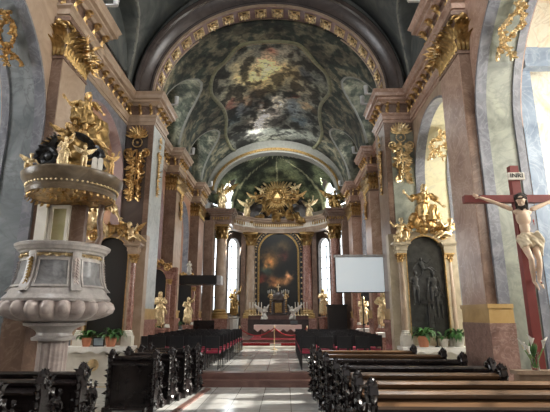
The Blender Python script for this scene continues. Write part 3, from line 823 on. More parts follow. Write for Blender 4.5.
P_KNEEL = joints(pelvis=(0, .05, .5), chest=(0, 0, .82), neck=(0, -.03, 1.02), head=(0, -.08, 1.15), sl=(-.18, 0, .95), sr=(.18, 0, .95), el=(-.24, -.14, .75), wl=(-.05, -.3, .85),
                 er=(.24, -.14, .75), wr=(.05, -.3, .85), hl=(-.1, .04, .46), hr=(.1, .04, .46), kl=(-.12, -.2, .08), kr=(.12, -.24, .12), al=(-.12, .3, .06), ar=(.12, .25, .06), tl=(-.12, .42, .03), tr=(.12, .38, .03))

# ------------------------------------------------------------ carved ornament
def ornament(name, label, group, loc, rz, W, H, n=40, seed=1, mat=gold, kind='garland'):
    """gilded foliage drop: local x width, z height downward from 0, relief towards -y"""
    t = thing(name, label, 'ornament', loc, rz, group); r = random.Random(seed)
    st = B(); lf = B(); nn = V((0, -1, 0))
    if kind == 'drop':
        for q in (-1, 1):
            for k in range(5): lf.leaf((0, -.02, -.12*H), (math.sin(q*(.15+k*.33)), 0, math.cos(q*(.15+k*.33))), nn, W*.42, W*.13, .3, .3)
        st.tube([(W*.17*math.cos(a), -.04, -.2*H+W*.17*math.sin(a)) for a in [2*PI*i/16 for i in range(16)]], .018, 6, closed=True)
        st.sph((0, -.04, -.2*H), .045, 8); z0 = -.3*H
        for q in (-1, 1): st.spiral((q*W*.3, -.04, z0-.04*H), (-q, 0, 0), (0, 0, -1), W*.2, 1.5, .028)
        st.tube([(0, -.02, z0), (.03, -.03, -.6*H), (-.02, -.03, -.8*H), (0, -.02, -H)], [.03, .03, .02, .01], 6)
        for i in range(n):
            u = i/n; zz = z0-(H+z0)*u*.97; w = W*.46*(1-u*.55)*abs(math.sin(u*7.5+.9))**.4
            q = 1 if i % 2 else -1; x = r.uniform(.15, 1)*w*q
            a = r.uniform(-.9, .9)+(0 if q > 0 else PI)
            lf.leaf((x*.6, -.02, zz), (math.cos(a), 0, -.6+math.sin(a)*.6), nn, W*r.uniform(.16, .3), W*r.uniform(.1, .16), r.uniform(.3, .9), .35)
            if i % 4 == 0: st.sph((x*.5, -.07, zz), W*.045, 8)
    else:                                         # swag
        for s0 in range(2):
            pts = []
            for i in range(15):
                a = i/14; pts.append(V((W*(.5*math.sin(a*PI*1.7+s0*2.2)*(1-a*.2)), -.04, -H*a)))
            st.tube(pts, [.028]*15, 6)
            for i in range(n//2):
                k = i*14/(n/2); p = pts[int(k)]; a = r.uniform(0, 2*PI)
                lf.leaf(p+V((0, -.02, 0)), (math.cos(a), 0, math.sin(a)), nn, W*r.uniform(.22, .36), W*.16, .7, .4)
                if i % 5 == 0: lf.sph(p+V((0, -.04, 0)), W*.06, 8)
    st.build('stem', mat, t); lf.build('leaves', mat, t)
    return t
# on the chancel piers' fronts
ornament('gilded_drop', 'gilded foliage drop with star on the front of the right chancel pier', 'gilded drops on pier fronts', (4.1, 12.83, 7.45), 0, .85, 1.8, 90, 1, goldp, 'drop')
ornament('gilded_drop', 'gilded foliage drop with star on the front of the left chancel pier', 'gilded drops on pier fronts', (-4.1, 12.83, 7.45), 0, .9, 2.3, 110, 2, gold, 'drop')
for sd, nm in ((-1, 'left'), (1, 'right')):
    ornament('gilded_drop', 'long narrow gilded foliage drop on aisle face of the %s chancel pier' % nm, 'gilded drops on pier sides', (sd*3.61, 13.45, 7.5), -sd*PI/2, .42, 2.1, 60, 3+sd, gold, 'drop')
    t = ornament('gilded_swag', 'gilded leafy swag on arch soffit beside the %s near pier' % nm, 'gilded swags on arch soffits', (sd*4.72, 7.45, 7.3 if sd > 0 else 7.15), 0, .36, .95, 110, 8+sd, goldp if sd > 0 else gold, 'swag')
    t.rotation_euler = (.7, 0, 0); t.location = (sd*4.52, 6.68, 7.02)
    t = ornament('gilded_swag', 'gilded leafy swag on arch soffit beside the %s chancel pier' % nm, 'gilded swags on arch soffits', (sd*5.05, 12.03, 6.95), 0, .5, .85, 100, 18+sd, goldp if sd > 0 else gold, 'swag')
    t.rotation_euler = (.67, 0, 0)
    # cartouche clusters over the near capitals
    b = thing('gilded_cartouche', 'gilded scrolled cartouche with palm leaves on the near %s pier capital' % nm, 'ornament', (sd*3.82, 8.5, 7.25), -sd*PI/2, 'gilded cartouches on near piers', .62)
    o = B(); l = B(); r = random.Random(5+sd)
    o.sph((0, -.05, 0), (.16, .09, .22), 14)
    for q in (-1, 1):
        o.spiral((q*.22, -.08, .18), (q, 0, 0), (0, 0, 1), .15, 1.5, .04); o.spiral((q*.22, -.08, -.2), (q, 0, 0), (0, 0, -1), .13, 1.5, .035)
        for k in range(14):
            a = r.uniform(-1.4, 1.4)
            l.leaf((q*.18, -.04, r.uniform(-.3, .3)), (q*math.cos(a), 0, math.sin(a)), (0, -1, 0), r.uniform(.3, .55), .16, r.uniform(.2, .7), .35)
    o.build('shield', goldp, b); l.build('leaves', gold, b)
    # spandrel drapery beyond P3/P4
    ornament('gilded_drop', 'gilded trophy hanging between capitals on the %s chancel wall' % nm, 'gilded drops on pier sides', (sd*4.0, 18.3, 6.7), -sd*PI/2, .6, 1.0, 40, 33+sd, gold, 'drop')

# ------------------------------------------------------------ pulpit
PU = V((-3.22, 7.28, 0))
pul = thing('pulpit', 'pale marble pulpit with bulging gadrooned bowl on a fluted stem', 'pulpit', PU, scale=1.04)
B().lathe([(0, 0), (.33, 0), (.33, .12), (.31, .16), (.3, .22), (.28, .28), (.27, .3)], 40).build('stem_base', pulpm, pul)
B().lathe([(.23, .28), (.225, .5), (.225, 1.32), (.0, 1.33)], 96, mod=lambda r, z, a: r*(1-.09*abs(math.sin(a*10))**.5)).build('fluted_stem', pulppink, pul, ang=50)
B().lathe([(.2, 1.3), (.31, 1.31), (.32, 1.35), (.26, 1.38), (.25, 1.42), (.28, 1.46), (.37, 1.51), (.44, 1.53), (.45, 1.57), (.38, 1.59), (.3, 1.62), (.3, 1.8), (0, 1.8)], 48).build('stem_cup', pulpm, pul)
def gad(r, z, a):
    k = max(0, min(1, (z-1.6)/.1)); return r*(1+.085*k*(abs(math.sin(a*11)) - .5)*2*.9)
B().lathe([(.36, 1.58), (.54, 1.6), (.69, 1.65), (.77, 1.71), (.795, 1.78), (.77, 1.85), (.72, 1.89), (.55, 1.9)], 220, mod=gad).build('gadrooned_bowl', pulppink, pul, ang=60)
def rb(z):
    pts = [(1.94, .75), (2.0, .745), (2.08, .66), (2.22, .6), (2.45, .565), (2.62, .57), (2.72, .6)]
    for (z0, r0), (z1, r1) in zip(pts, pts[1:]):
        if z <= z1: return r0+(r1-r0)*max(0, (z-z0))/(z1-z0)
    return pts[-1][1]
B().lathe([(.6, 1.88), (.76, 1.88), (.78, 1.92), (.75, 1.96), (.71, 2.0)]+[(rb(z), z) for z in (2.04, 2.08, 2.14, 2.2, 2.25, 2.3, 2.4, 2.5, 2.6)]+[(.4, 2.63)], 72).build('parapet_body', pulpm, pul)
B().lathe([(.5, 2.6), (.61, 2.6), (.62, 2.63), (.66, 2.65), (.67, 2.68), (.7, 2.7), (.71, 2.74), (.67, 2.76), (.5, 2.76)], 72).build('top_rail', pulpm, pul)
def plate(a0, a1, z0, z1, t0, t1, mat, name, hollow=None):
    b = B(); n = 14; m = 8
    def seg(A0, A1, Z0, Z1):
        rings = []
        for i in range(n+1):
            a = A0+(A1-A0)*i/n; pts = []
            zs = [Z0+(Z1-Z0)*j/m for j in range(m+1)]
            pts = [((rb(z)+t1), z) for z in zs]+[((rb(z)+t0), z) for z in zs[::-1]]
            rings.append(b.ring([V((r*math.cos(a), r*math.sin(a), z)) for r, z in pts]))
        b.skinrings(rings)
    if hollow:
        w = hollow; wa = w/.72
        seg(a0, a1, z0, z0+w); seg(a0, a1, z1-w, z1); seg(a0, a0+wa, z0+w, z1-w); seg(a1-wa, a1, z0+w, z1-w)
    else: seg(a0, a1, z0, z1)
    b.build(name, mat, pul)
for c in (-75, -15, 45, -135):
    h = 20 if c != 45 else 18
    a0, a1 = math.radians(c-h), math.radians(c+h)
    plate(a0, a1, 2.12, 2.48, -.01, .012, pulpgrey, 'panel'); plate(a0-.03, a1+.03, 2.09, 2.51, -.01, .03, pulpm, 'panel_frame', .03)
for c in (-45, -105, 15, -165):
    a0, a1 = math.radians(c-6), math.radians(c+6)
    plate(a0, a1, 2.03, 2.61, -.01, .05, pulpm, 'pilaster_strip')
    b = B(); nn = V((math.cos(math.radians(c)), math.sin(math.radians(c)), 0))
    for k in range(9):
        z = 2.52-k*.043
        for q in (-1, 1): b.leaf(nn*(rb(z)+.05)+V((0, 0, z)), V((-nn.y*q*.6, nn.x*q*.6, -1)), nn, .07, .05, .5, .4)
    b.build('strip_garland', pulppink if c != -105 else golddk, pul)
b = B()
for k in range(54):
    a = 2*PI*k/54; nn = V((math.cos(a), math.sin(a), 0)); tt = V((-nn.y, nn.x, 0))
    b.leaf(nn*.57+V((0, 0, 2.57)), tt*(1 if k % 2 else -1)+V((0, 0, -.2)), nn, .1, .055, .5, .5)
    if k % 3 == 0: b.sph(nn*.585+V((0, 0, 2.57)), .024, 8)
b.tube([(.573*math.cos(2*PI*k/60), .573*math.sin(2*PI*k/60), 2.57) for k in range(60)], .02, 6, closed=True)
b.build('relief_band', goldp, pul)
# back board with framed panel
bk = B().box(-.8, .05, .5, .62, 2.6, 3.75).build('back_board', tandk, pul, False)
B().box(-.74, -.56, .36, .5, 2.7, 3.56).build('white_pilaster', whitem, pul, False)
pf = B()
for (x0, x1, z0, z1) in ((-.54, -.2, 2.7, 2.74), (-.54, -.2, 3.5, 3.56), (-.54, -.49, 2.74, 3.5), (-.25, -.2, 2.74, 3.5)): pf.box(x0, x1, .42, .5, z0, z1)
pf.build('panel_frame', whitem, pul, False)
B().box(-.49, -.25, .46, .5, 2.74, 3.5).build('back_panel', marble('olive_marble', [(.3, .28, .14), (.4, .37, .2), (.46, .42, .26)], 2, .3), pul, False)
B().tube([(.3, .45, 2.7), (.36, .5, 3.0), (.3, .55, 3.3), (.34, .5, 3.65)], [.06, .05, .05, .06], 10).build('volute_bracket', tandk, pul)
# canopy (sounding board)
cc = (.03, .0, 0)
can = B().lathe([(0, 3.7), (.6, 3.64), (.65, 3.56), (.68, 3.56), (.7, 3.62), (.68, 3.66), (.71, 3.73), (.74, 3.75), (.78, 3.82), (.79, 3.88), (.74, 3.92), (.5, 4.0), (0, 4.06)], 64, cc).build('sounding_board', marble('canopy_bronze_marble', [(.07, .05, .032), (.13, .095, .06), (.2, .15, .1)], 2.5, .28), pul)
b = B()
for k in range(60):
    a = 2*PI*k/60; b.sph((cc[0]+.705*math.cos(a), .02+.705*math.sin(a), 3.695), (.02, .02, .018), 8)
b.tube([(cc[0]+.698*math.cos(2*PI*k/60), .02+.698*math.sin(2*PI*k/60), 3.695) for k in range(60)], .012, 6, closed=True)
b.build('bead_moulding', goldp, can)
b = B(); r = random.Random(3)
for k in range(70):
    a = r.uniform(0, 2*PI); q = r.uniform(.12, .58); a2 = r.uniform(0, 2*PI)
    b.leaf((cc[0]+q*math.cos(a), q*math.sin(a), 3.65), (math.cos(a2), math.sin(a2), -.05), (0, 0, -1), .16, .09, .5, .35)
for k in range(36):
    a = 2*PI*k/36; nn = V((math.cos(a), math.sin(a), 0))
    b.leaf(V((cc[0], .02, 3.58))+nn*.66, V((0, 0, -1)), nn, .1, .07, .5, .3)
b.lathe([(0, 3.635), (.68, 3.56), (.68, 3.575), (0, 3.65)], 40, (cc[0], .02, 0))
b.build('soffit_ornament', gold, can)
b = B(); r = random.Random(11)
for k in range(26):
    a = r.uniform(0, 2*PI); h = r.random()*1.25; q = (.42-.22*h)*math.sqrt(r.random())
    b.sph((cc[0]+.05+q*math.cos(a), q*math.sin(a), 4.05+h*.7), r.uniform(.1, .2), 10)
b.tube([(.2, 0, 4.0), (.24, 0, 4.5), (.3, 0, 4.95)], [.36, .3, .2], 14)
remesh(b, .035, 1, lambda c: .05*noise.noise(c*6)+.02*noise.noise(c*15)).build('cloud_crown', golddk, can, ang=60)
b = B()
for q in (-1, 1):
    for k in range(9):
        a = k*.33
        b.leaf((cc[0]+q*.34, -.1-.02*k, 4.05+.05*k), (q*math.cos(a), -.2, math.sin(a)), (0, -1, 0), .3, .13, .7, .4)
    b.spiral((cc[0]+q*.36, -.25, 4.2), (q, 0, 0), (0, 0, 1), .2, 1.4, .05)
    b.tube([(cc[0]+q*.5, -.1, 4.02), (cc[0]+q*.36, -.15, 4.3), (cc[0]+q*.3, -.1, 4.6), (cc[0]+q*.1, -.05, 4.85)], [.08, .05, .05, .03], 8)
b.build('crown_scrolls', darkbr, can)
cs = 'gilded figures on the pulpit canopy'
def P(x, y, z): return (PU.x+x*1.04-.14, PU.y+y*1.04, z*1.04)
figure('angel_statue', 'small gilded cherub seated at the left edge of the pulpit canopy', 'statue', P(-.44, -.3, 3.92), .3, .26, P_SIT, goldp, wings=goldp, child=True, seed=3, cloud=gold, group=cs)
figure('angel_statue', 'pale gilded standing figure at the front centre of the pulpit canopy', 'statue', P(.24, -.55, 3.9), .2, .32, P_RAISE, goldp, robe=goldp, child=False, seed=4, group=cs, full=False)
figure('angel_statue', 'gilded cherub standing beside stone tablets on the pulpit canopy', 'statue', P(.52, -.45, 3.9), .5, .25, P_PRAY, goldp, wings=goldp, child=True, seed=5, group=cs)
figure('angel_statue', 'gilded cherub stretching an arm at the right edge of the canopy', 'statue', P(.84, -.15, 3.9), .9, .24, P_RAISE, gold, wings=gold, child=True, seed=6, group=cs)
figure('saint_statue', 'large gilded figure seated atop the pulpit canopy cloud', 'statue', P(.24, -.05, 4.7), .3, .62, P_SIT, gold, robe=golddk, seed=7, group=cs)
figure('angel_statue', 'gilded cherub clinging to the right side of the canopy cloud', 'statue', P(.42, -.2, 4.38), .5, .42, P_RECL, gold, wings=gold, child=True, seed=8, group=cs)
figure('angel_statue', 'gilded cherub lying on the left side of the canopy cloud', 'statue', P(.02, -.2, 4.42), .1, .4, P_RECR, golddk, wings=gold, child=True, seed=9, group=cs)
t = thing('stone_tablets', 'pale round topped twin tablets held up on the pulpit canopy', 'tablets', P(.68, -.32, 3.91), .5)
for q in (-1, 1): B().prism([(q*.045-.042, 0), (q*.045+.042, 0)]+[(q*.045+.042*math.cos(PI*i/8), .22+.042*math.sin(PI*i/8)) for i in range(9)], lambda u, v, k: V((u, -.015+.03*k, v))).build('tablet', whitem, t, False)

# ------------------------------------------------------------ side altars
def column(parent, x, y, z0, z1, r, shaft, cap=gold, base=whitem, twist=0):
    c = B().lathe([(r*.98, z0+r*1.6), (r*1.02, z0+(z1-z0)*.33), (r*.86, z1-r*2.6)], 28, (x, y, 0)).build('column_shaft', shaft, parent)
    B().lathe([(0, z0), (r*1.5, z0), (r*1.5, z0+r*.5), (r*1.35, z0+r*.6), (r*1.4, z0+r*.9), (r*1.1, z0+r*1.1), (r*1.2, z0+r*1.35), (r*1.0, z0+r*1.6), (0, z0+r*1.6)], 28, (x, y, 0)).build('column_base', base, c)
    b = B(); zc = z1-r*2.6
    b.lathe([(0, zc), (r*.95, zc), (r*.98, zc+r*.15), (r*.85, zc+r*.3), (r*.95, zc+r*1.4), (r*1.3, z1-r*.4), (0, z1-r*.4)], 20, (x, y, 0))
    b.box(x-r*1.45, x+r*1.45, y-r*1.45, y+r*1.45, z1-r*.4, z1)
    for row in range(2):
        for k in range(8):
            a = 2*PI*(k+row*.5)/8; nn = V((math.cos(a), math.sin(a), 0))
            b.leaf(V((x, y, zc+r*(.2+.7*row)))+nn*r*.9, V((0, 0, 1)), nn, r*1.35, r*.75, .8, .35)
    for k in range(4):
        a = PI/4+k*PI/2; nn = V((math.cos(a), math.sin(a), 0)); b.spiral(V((x, y, z1-r*.8))+nn*r*1.25, nn, V((0, 0, 1)), r*.42, 1.2, r*.13)
    b.build('capital', cap, c); return c
def arch_poly(w, z0, zt, n=20):
    r = w/2; zs = zt-r
    return [(-r, z0), (r, z0)]+[(r*math.cos(PI*i/n), zs+r*math.sin(PI*i/n)) for i in range(n+1)]
def frame_arch(b, w, z0, zt, t, y0, y1):
    o, i = arch_poly(w+2*t, z0, zt+t), arch_poly(w, z0, zt)
    o = o[1:]+o[:1]; i = i[1:]+i[:1]
    for k in range(len(o)-1):
        b.prism([o[k], o[k+1], i[k+1], i[k]], lambda u, v, q: V((u, y0+(y1-y0)*q, v)))
def side_altar(label, loc, m, dz=0, W=1.16, shaft=tanm, body_m=whitem, gildm=gold, inner=black, s=1., relief=True, tl='x', rz=0):
    a = thing('side_altar', label, 'altar', loc, rz, 'side altars', s)
    B().box(-.85, .85, -.42, .2, 0, .93).box(-.9, .9, -.47, .22, .0, .08).box(-.9, .9, -.47, .22, .86, .93).build('altar_table', m, a, False)
    b = B()
    b.box(-.7, .7, -.44, -.42, .62, .66).box(-.03, .03, -.44, -.42, .5, .64)
    b.lathe([(.12, 0), (.15, .01), (.15, .03), (.12, .04)], 24).xform(Matrix.Translation((0, -.44, .5)) @ Matrix.Rotation(PI/2, 4, 'X'))
    b.build('front_ornament', goldp, a)
    B().box(-.95, .95, .2, .5, 0, 4.0).build('back_slab', body_m, a, False)
    for x in (-.66, .66):
        B().box(x-.14, x+.14, -.04, .3, .93, 1.2).build('column_pedestal', m, a, False)
        column(a, x, .08, 1.2, 3.42, .095, shaft, gildm)
        b = B()
        for (o, z0, z1) in ((.0, 3.42, 3.5), (.02, 3.5, 3.62), (.06, 3.62, 3.66), (.1, 3.66, 3.72)): b.box(x-.14-o, x+.14+o, -.06-o, .3, z0, z1)
        b.build('entablature', body_m, a, False)
    b = B(); frame_arch(b, W-.1, 1.2, 3.92, .09, .0, .22); frame_arch(b, W+.06, 1.2, 4.0, .1, .06, .24); b.build('arch_frame', body_m, a, ang=30)
    b = B(); frame_arch(b, W-.13, 1.2, 3.9, .025, -.01, .1); b.build('gilt_slip', gildm, a, ang=30)
    B().prism(arch_poly(W-.1, 1.2, 3.92), lambda u, v, k: V((u, .15+.04*k, v))).build('relief_ground', inner, a, False)
    b = B(); r = random.Random(int(loc[1]*10))
    for q in (-1, 1):
        b.spiral((q*.55, 0, 3.95), (q, 0, 0), (0, 0, 1), .2, 1.5, .05); b.tube([(q*.45, 0, 4.12), (q*.2, 0, 4.22), (0, 0, 4.2)], [.06, .07, .06], 8)
        for k in range(14): 
            aa = r.uniform(0, PI); b.leaf((q*r.uniform(.05, .7), -.02, r.uniform(3.9, 4.25)), (q*math.cos(aa), -.1, math.sin(aa)), (0, -1, 0), r.uniform(.15, .3), .12, .7, .35)
    b.sph((0, -.05, 4.12), (.13, .08, .15), 12)
    b.build('crest', gildm, a)
    return a
def cloth_on(label, loc, w=1.8, d=.66, mat=cloth, drop=.12, rz=0, group='altar cloths'):
    b = B(); n = 40
    def zed(x): return drop*(1+.25*math.sin(x*17))
    rows = []
    for (y, k) in ((-.01-d, 1), (-d, 0), (0, 0)):
        pass
    top = b.box(-w/2, w/2, -d, 0, 0, .012)
    rings = []
    for i in range(n+1):
        x = -w/2+w*i/n; q = zed(x)
        rings.append(b.ring([V((x, -d-.012, -q)), V((x, -d-.012, .01)), V((x, -d, .01)), V((x, -d-.002, -q))]))
    b.skinrings(rings)
    o = b.build('altar_cloth', mat, None, False); o.location = loc; o.rotation_euler = (0, 0, rz)
    return tag(o, label, 'altar cloth', group)
AR = (4.4, 12.3, 0)
creamst = marble('cream_stone', [(.34, .28, .2), (.46, .39, .28), (.55, .48, .36)], 2, .4)
ra = side_altar('side altar on the right with arched dark relief and cream stone frame', AR, whitem, shaft=tanm, body_m=creamst, inner=darkbr)
for k, (x, z, s_, Jn) in enumerate(((-.3, 2.0, .55, P_RAISE), (.32, 1.65, .5, P_PRAY), (-.05, 2.9, .42, P_RECL), (.2, 1.9, .6, joints()))):
    o, hd = body(Jn, darkbr, ra, .03, 1., 1., name='relief_figure'); o.scale = (s_, s_*.35, s_); o.location = (x, .12, z)
b = B(); b.box(-.03, .03, .06, .1, 1.2, 2.4).box(-.2, .2, .06, .1, 2.05, 2.12); b.build('relief_cross', black, ra, False)
cloth_on('white cloth along the edge of the right side altar', (AR[0], AR[1]+.18, .932))
AL = (-4.45, 12.3, 0)
la = side_altar('side altar on the left behind the pulpit with red marble columns', AL, whitem, shaft=redm, body_m=tanm, inner=black)
cloth_on('white cloth on the left side altar behind the pulpit', (AL[0], AL[1]+.18, .932))
g2 = 'gilded figures on the side altars'
figure('angel_statue', 'large gilded draped figure reclining atop the left side altar', 'statue', (-4.98, 12.1, 3.98), .1, 1.3, P_RECR, goldp, robe=goldp, seed=21, group=g2)
figure('angel_statue', 'gilded cherub on the right shoulder of the left side altar', 'statue', (-3.85, 12.25, 3.74), -.2, .55, P_RECL, goldp, robe=None, child=True, seed=22, group=g2, wings=gold)
figure('angel_statue', 'large gilded seated angel crowning the right side altar', 'statue', (4.4, 12.2, 4.15), 0, .95, P_SIT, goldp, robe=gold, seed=23, group=g2, cloud=gold)
figure('angel_statue', 'gilded cherub on the left shoulder of the right side altar', 'statue', (3.72, 12.2, 3.74), .1, .5, P_SIT, goldp, child=True, seed=24, group=g2, cloud=goldp)
figure('angel_statue', 'gilded cherub reclining on the right shoulder of the right side altar', 'statue', (5.05, 12.2, 3.8), .1, .55, P_RECR, goldp, child=True, seed=25, group=g2, wings=gold)
# chancel side altars
CA = [(-4.55, 17.2, 'red marble side altar in the nearer left chancel chapel', .82), (-4.6, 22.2, 'red marble side altar in the farther left chancel chapel', .82),
      (4.65, 17.2, 'red marble side altar in the nearer right chancel chapel', .82), (4.65, 22.2, 'red marble side altar in the farther right chancel chapel', .82)]
for i, (x, y, lb, s_) in enumerate(CA):
    side_altar(lb, (x, y, .3), redm, shaft=redm, body_m=redm, inner=black, s=s_)
    cloth_on('white cloth on the %s' % lb, (x, y+.14, .3+.932*s_), 1.8*s_, .66*s_, group='altar cloths')
g3 = 'gilded saints beside the chancel altars'
def pedestal(x, y, z0, h, mat, label, r=.22):
    o = B().lathe([(0, 0), (r*1.25, 0), (r*1.25, .08), (r, .14), (r*.9, h*.5), (r, h-.12), (r*1.25, h-.06), (r*1.25, h), (0, h)], 8).build('statue_pedestal', mat, None, ang=30)
    o.location = (x, y, z0); return tag(o, label, 'pedestal', 'statue pedestals')
for (x, y, lb, rz, Jn) in ((-4.1, 16.45, 'gilded standing saint beside the nearer left chancel altar', .3, P_PRAY), (-4.15, 21.5, 'gilded standing saint beside the farther left chancel altar', .3, P_RAISE),
                           (4.0, 16.3, 'gilded standing saint with outstretched arm beside nearer right chancel altar', -.3, P_RAISE), (4.1, 20.9, 'gilded standing saint beside the farther right chancel altar', -.3, P_PRAY)):
    pedestal(x, y, .3, 1.0, redm, 'red marble pedestal under the %s' % lb.replace('gilded standing ', ''))
    figure('saint_statue', lb, 'statue', (x, y, 1.3), rz, .74, Jn, goldp, robe=goldp, seed=int(y), group=g3)
for (x, y, z, lb) in ((3.95, 15.65, 1.16, 'white cloth block over the small table by the nearer right chancel altar'), (4.0, 20.2, 1.05, 'white cloth block over the small table by the farther right chancel altar')):
    o = B().box(-.3, .3, -.15, .15, .0, .84).build('credence_table', redm, None, False); o.location = (x, y, .3); tag(o, 'small red marble table by the %s right chancel altar' % ('nearer' if y < 18 else 'farther'), 'table', 'credence tables')
    o = B().box(-.34, .34, -.2, .2, 0, .03).box(-.34, .34, -.215, -.2, -.12, .03).build('altar_cloth', cloth, None, False); o.location = (x, y, 1.141); tag(o, lb.replace('block', 'draped'), 'altar cloth', 'altar cloths')

# ------------------------------------------------------------ high altar retable
YR = 27.6
ret = thing('high_altar_retable', 'great columned high altar retable filling the apse', 'retable', (.1, YR, .3))
for sx in (-1, 1):
    # inner columns
    B().box(sx*1.86-.5, sx*1.86+.5, .9, 2.2, 0, 1.25).build('inner_pedestal', redm, ret, False)
    column(ret, sx*1.86, 1.4, 1.25, 6.75, .33, tanm if sx < 0 else redm, golddk, yellowm)
    B().box(sx*2.33-.15, sx*2.33+.15, 1.2, 1.8, 0, 6.75).build('rear_pilaster', tandk, ret, False)
    # outer columns
    B().box(sx*3.42-.52, sx*3.42+.52, -1.9, -.3, 0, 1.25).build('outer_pedestal', redm, ret, False)
    column(ret, sx*3.42, -1.3, 1.25, 6.75, .33, tanm if sx < 0 else redm, golddk, yellowm)
    B().box(sx*3.95-.25, sx*3.95+.25, -2.9, -2.3, 0, 6.75).build('rear_pilaster', tandk, ret, False)
    b = B()
    for (o, z0, z1) in ((0, 6.75, 6.95), (.02, 6.95, 7.3), (.1, 7.3, 7.42), (.18, 7.42, 7.55), (.26, 7.55, 7.65)): b.box(sx*3.55-.5-o, sx*3.55+.75+o, -1.85-o, -.6, z0, z1)
    b.build('outer_entablature', tandk, ret, False)
    b = B()
    for k in range(7): b.leaf((sx*3.42-.45+k*.15, -1.9, 7.0), (0, 0, 1), (0, -1, 0), .2, .12, .6, .3)
    b.build('frieze_ornament', golddk, ret)
# curved entablature
def curve_ent(prof, name, mat):
    b = B(); rings = []
    for i in range(41):
        t = -1+2*i/40; x = 3.1*t; yc = 1.6-.9*abs(t)**3*2.2
        if abs(t) > .5 and abs(t) < .72: yc -= .15
        rings.append(b.ring([V((x, yc-o, z)) for o, z in prof]+[V((x, yc+.5, prof[-1][1])), V((x, yc+.5, prof[0][1]))]))
    b.skinrings(rings); return b.build(name, mat, ret, ang=30)
curve_ent([(.3, 6.75), (.3, 6.9), (.34, 6.9), (.34, 7.02), (.3, 7.05)], 'architrave', tanm)
curve_ent([(.28, 7.05), (.28, 7.35)], 'frieze', whitem)
curve_ent([(.36, 7.35), (.4, 7.42), (.5, 7.45), (.52, 7.55), (.62, 7.6), (.62, 7.68)], 'cornice', tanm)
b = B()
for i in range(46):
    t = -1+2*(i+.5)/46; x = 3.1*t; yc = 1.6-.9*abs(t)**3*2.2
    b.box(x-.04, x+.04, yc-.42, yc-.26, 7.16, 7.34)
b.build('dentils', golddk, ret, False)
# attic drapery around the glory
b = B(); b.prism([(-2.3, 7.68), (2.3, 7.68), (1.9, 9.2), (1.0, 10.2), (0, 10.6), (-1.0, 10.2), (-1.9, 9.2)], lambda u, v, k: V((u, 1.9+.25*k, v))); b.build('attic_back', darkm, ret, False)
# altarpiece painting
pt = thing('altarpiece', 'dark arched oil painting of floating figures in studded gilt frame', 'painting', (.08, YR+1.5, 0))
PW, PZ0, PZ1 = 2.5, 2.2, 7.05
bm = bmesh.new(); lay = bm.loops.layers.color.new('paint'); nx, nz = 60, 110; G = []
PD = [((270, 258), 9, (.3, .22, .12), 1.3), ((270, 262), 4, (.55, .36, .2), 2.), ((277, 250), 6, (.1, .09, .07), 1.5), ((283, 256), 5, (.25, .12, .1), 1.), ((266, 272), 6, (.13, .17, .15), 1.2), ((284, 246), 7, (.2, .16, .1), 1.),
      ((272, 281), 6, (.32, .2, .12), 1.4), ((279, 283), 4, (.45, .32, .2), 1.6), ((289, 276), 4, (.5, .36, .25), 1.8), ((286, 281), 4, (.4, .28, .18), 1.2), ((262, 278), 4, (.25, .08, .05), 1.2), ((277, 296), 7, (.1, .1, .06), 1.), ((291, 290), 6, (.05, .05, .04), 1.), ((268, 288), 5, (.07, .08, .06), 1.2)]
PDW = []
for (px, py), r, c, wt in PD:
    d = pix_ray(px, py); tt = (YR+1.45)/d.y; p = EYE+d*tt; PDW.append((p.x-.08, p.z, r*.055, tuple(q*2.2 for q in c), wt*1.3))
rr = PW/2; zs = PZ1-rr
for j in range(nz+1):
    z = PZ0+(PZ1-PZ0)*j/nz; hwid = rr if z < zs else math.sqrt(max(0, rr*rr-(z-zs)**2))
    G.append([bm.verts.new((max(.001, hwid)*(-1+2*i/nx), 0, z)) for i in range(nx+1)])
for j in range(nz):
    for i in range(nx):
        f = bm.faces.new((G[j][i], G[j][i+1], G[j+1][i+1], G[j+1][i]))
        for l in f.loops:
            c = l.vert.co; nz_ = noise.fractal(V((c.x*2, 0, c.z*2)), 1, 2, 4); acc = V((.035, .04, .032))*.7; wt = .7
            for (x, z, r, cc_, w_) in PDW:
                k = w_*math.exp(-((c.x+nz_*.25-x)**2+(c.z+nz_*.2-z)**2)/(r*r)); acc += V(cc_)*k; wt += k
            col = acc/wt*(1+nz_*.6); l[lay] = (max(.004, col.x), max(.004, col.y), max(.004, col.z), 1)
ext = bmesh.ops.extrude_face_region(bm, geom=bm.faces[:])
for v in [g for g in ext['geom'] if isinstance(g, bmesh.types.BMVert)]: v.co.y += .04
me = bpy.data.meshes.new('canvas'); bm.to_mesh(me); bm.free(); me.materials.append(oilm)
o = bpy.data.objects.new('canvas', me); COL.objects.link(o); o.parent = pt
b = B(); frame_arch(b, PW, PZ0, PZ1, .12, -.06, .06); b.build('inner_frame', golddk, pt, ang=30)
b = B(); frame_arch(b, PW+.24, PZ0-.1, PZ1+.12, .26, -.12, .1); b.build('black_frame', black, pt, ang=30)
b = B(); o1 = arch_poly(PW+.5, PZ0, PZ1+.25, 26)
for k in range(1, len(o1)-1): b.sph((o1[k+1][0], -.14, o1[k+1][1]), .06, 8) if k < len(o1)-1 else None
for k in range(11):
    for q in (-1, 1): b.sph((q*(PW/2+.25), -.14, PZ0+.2+k*.34), .06, 8)
b.build('gilt_studs', goldp, pt)
b = B(); frame_arch(b, PW+.8, PZ0-.1, PZ1+.4, .05, -.14, .1); b.build('outer_slip', gold, pt, ang=30)
B().box(-1.7, 1.7, -.02, .3, .3, 2.1).build('predella', darkm, pt, False)
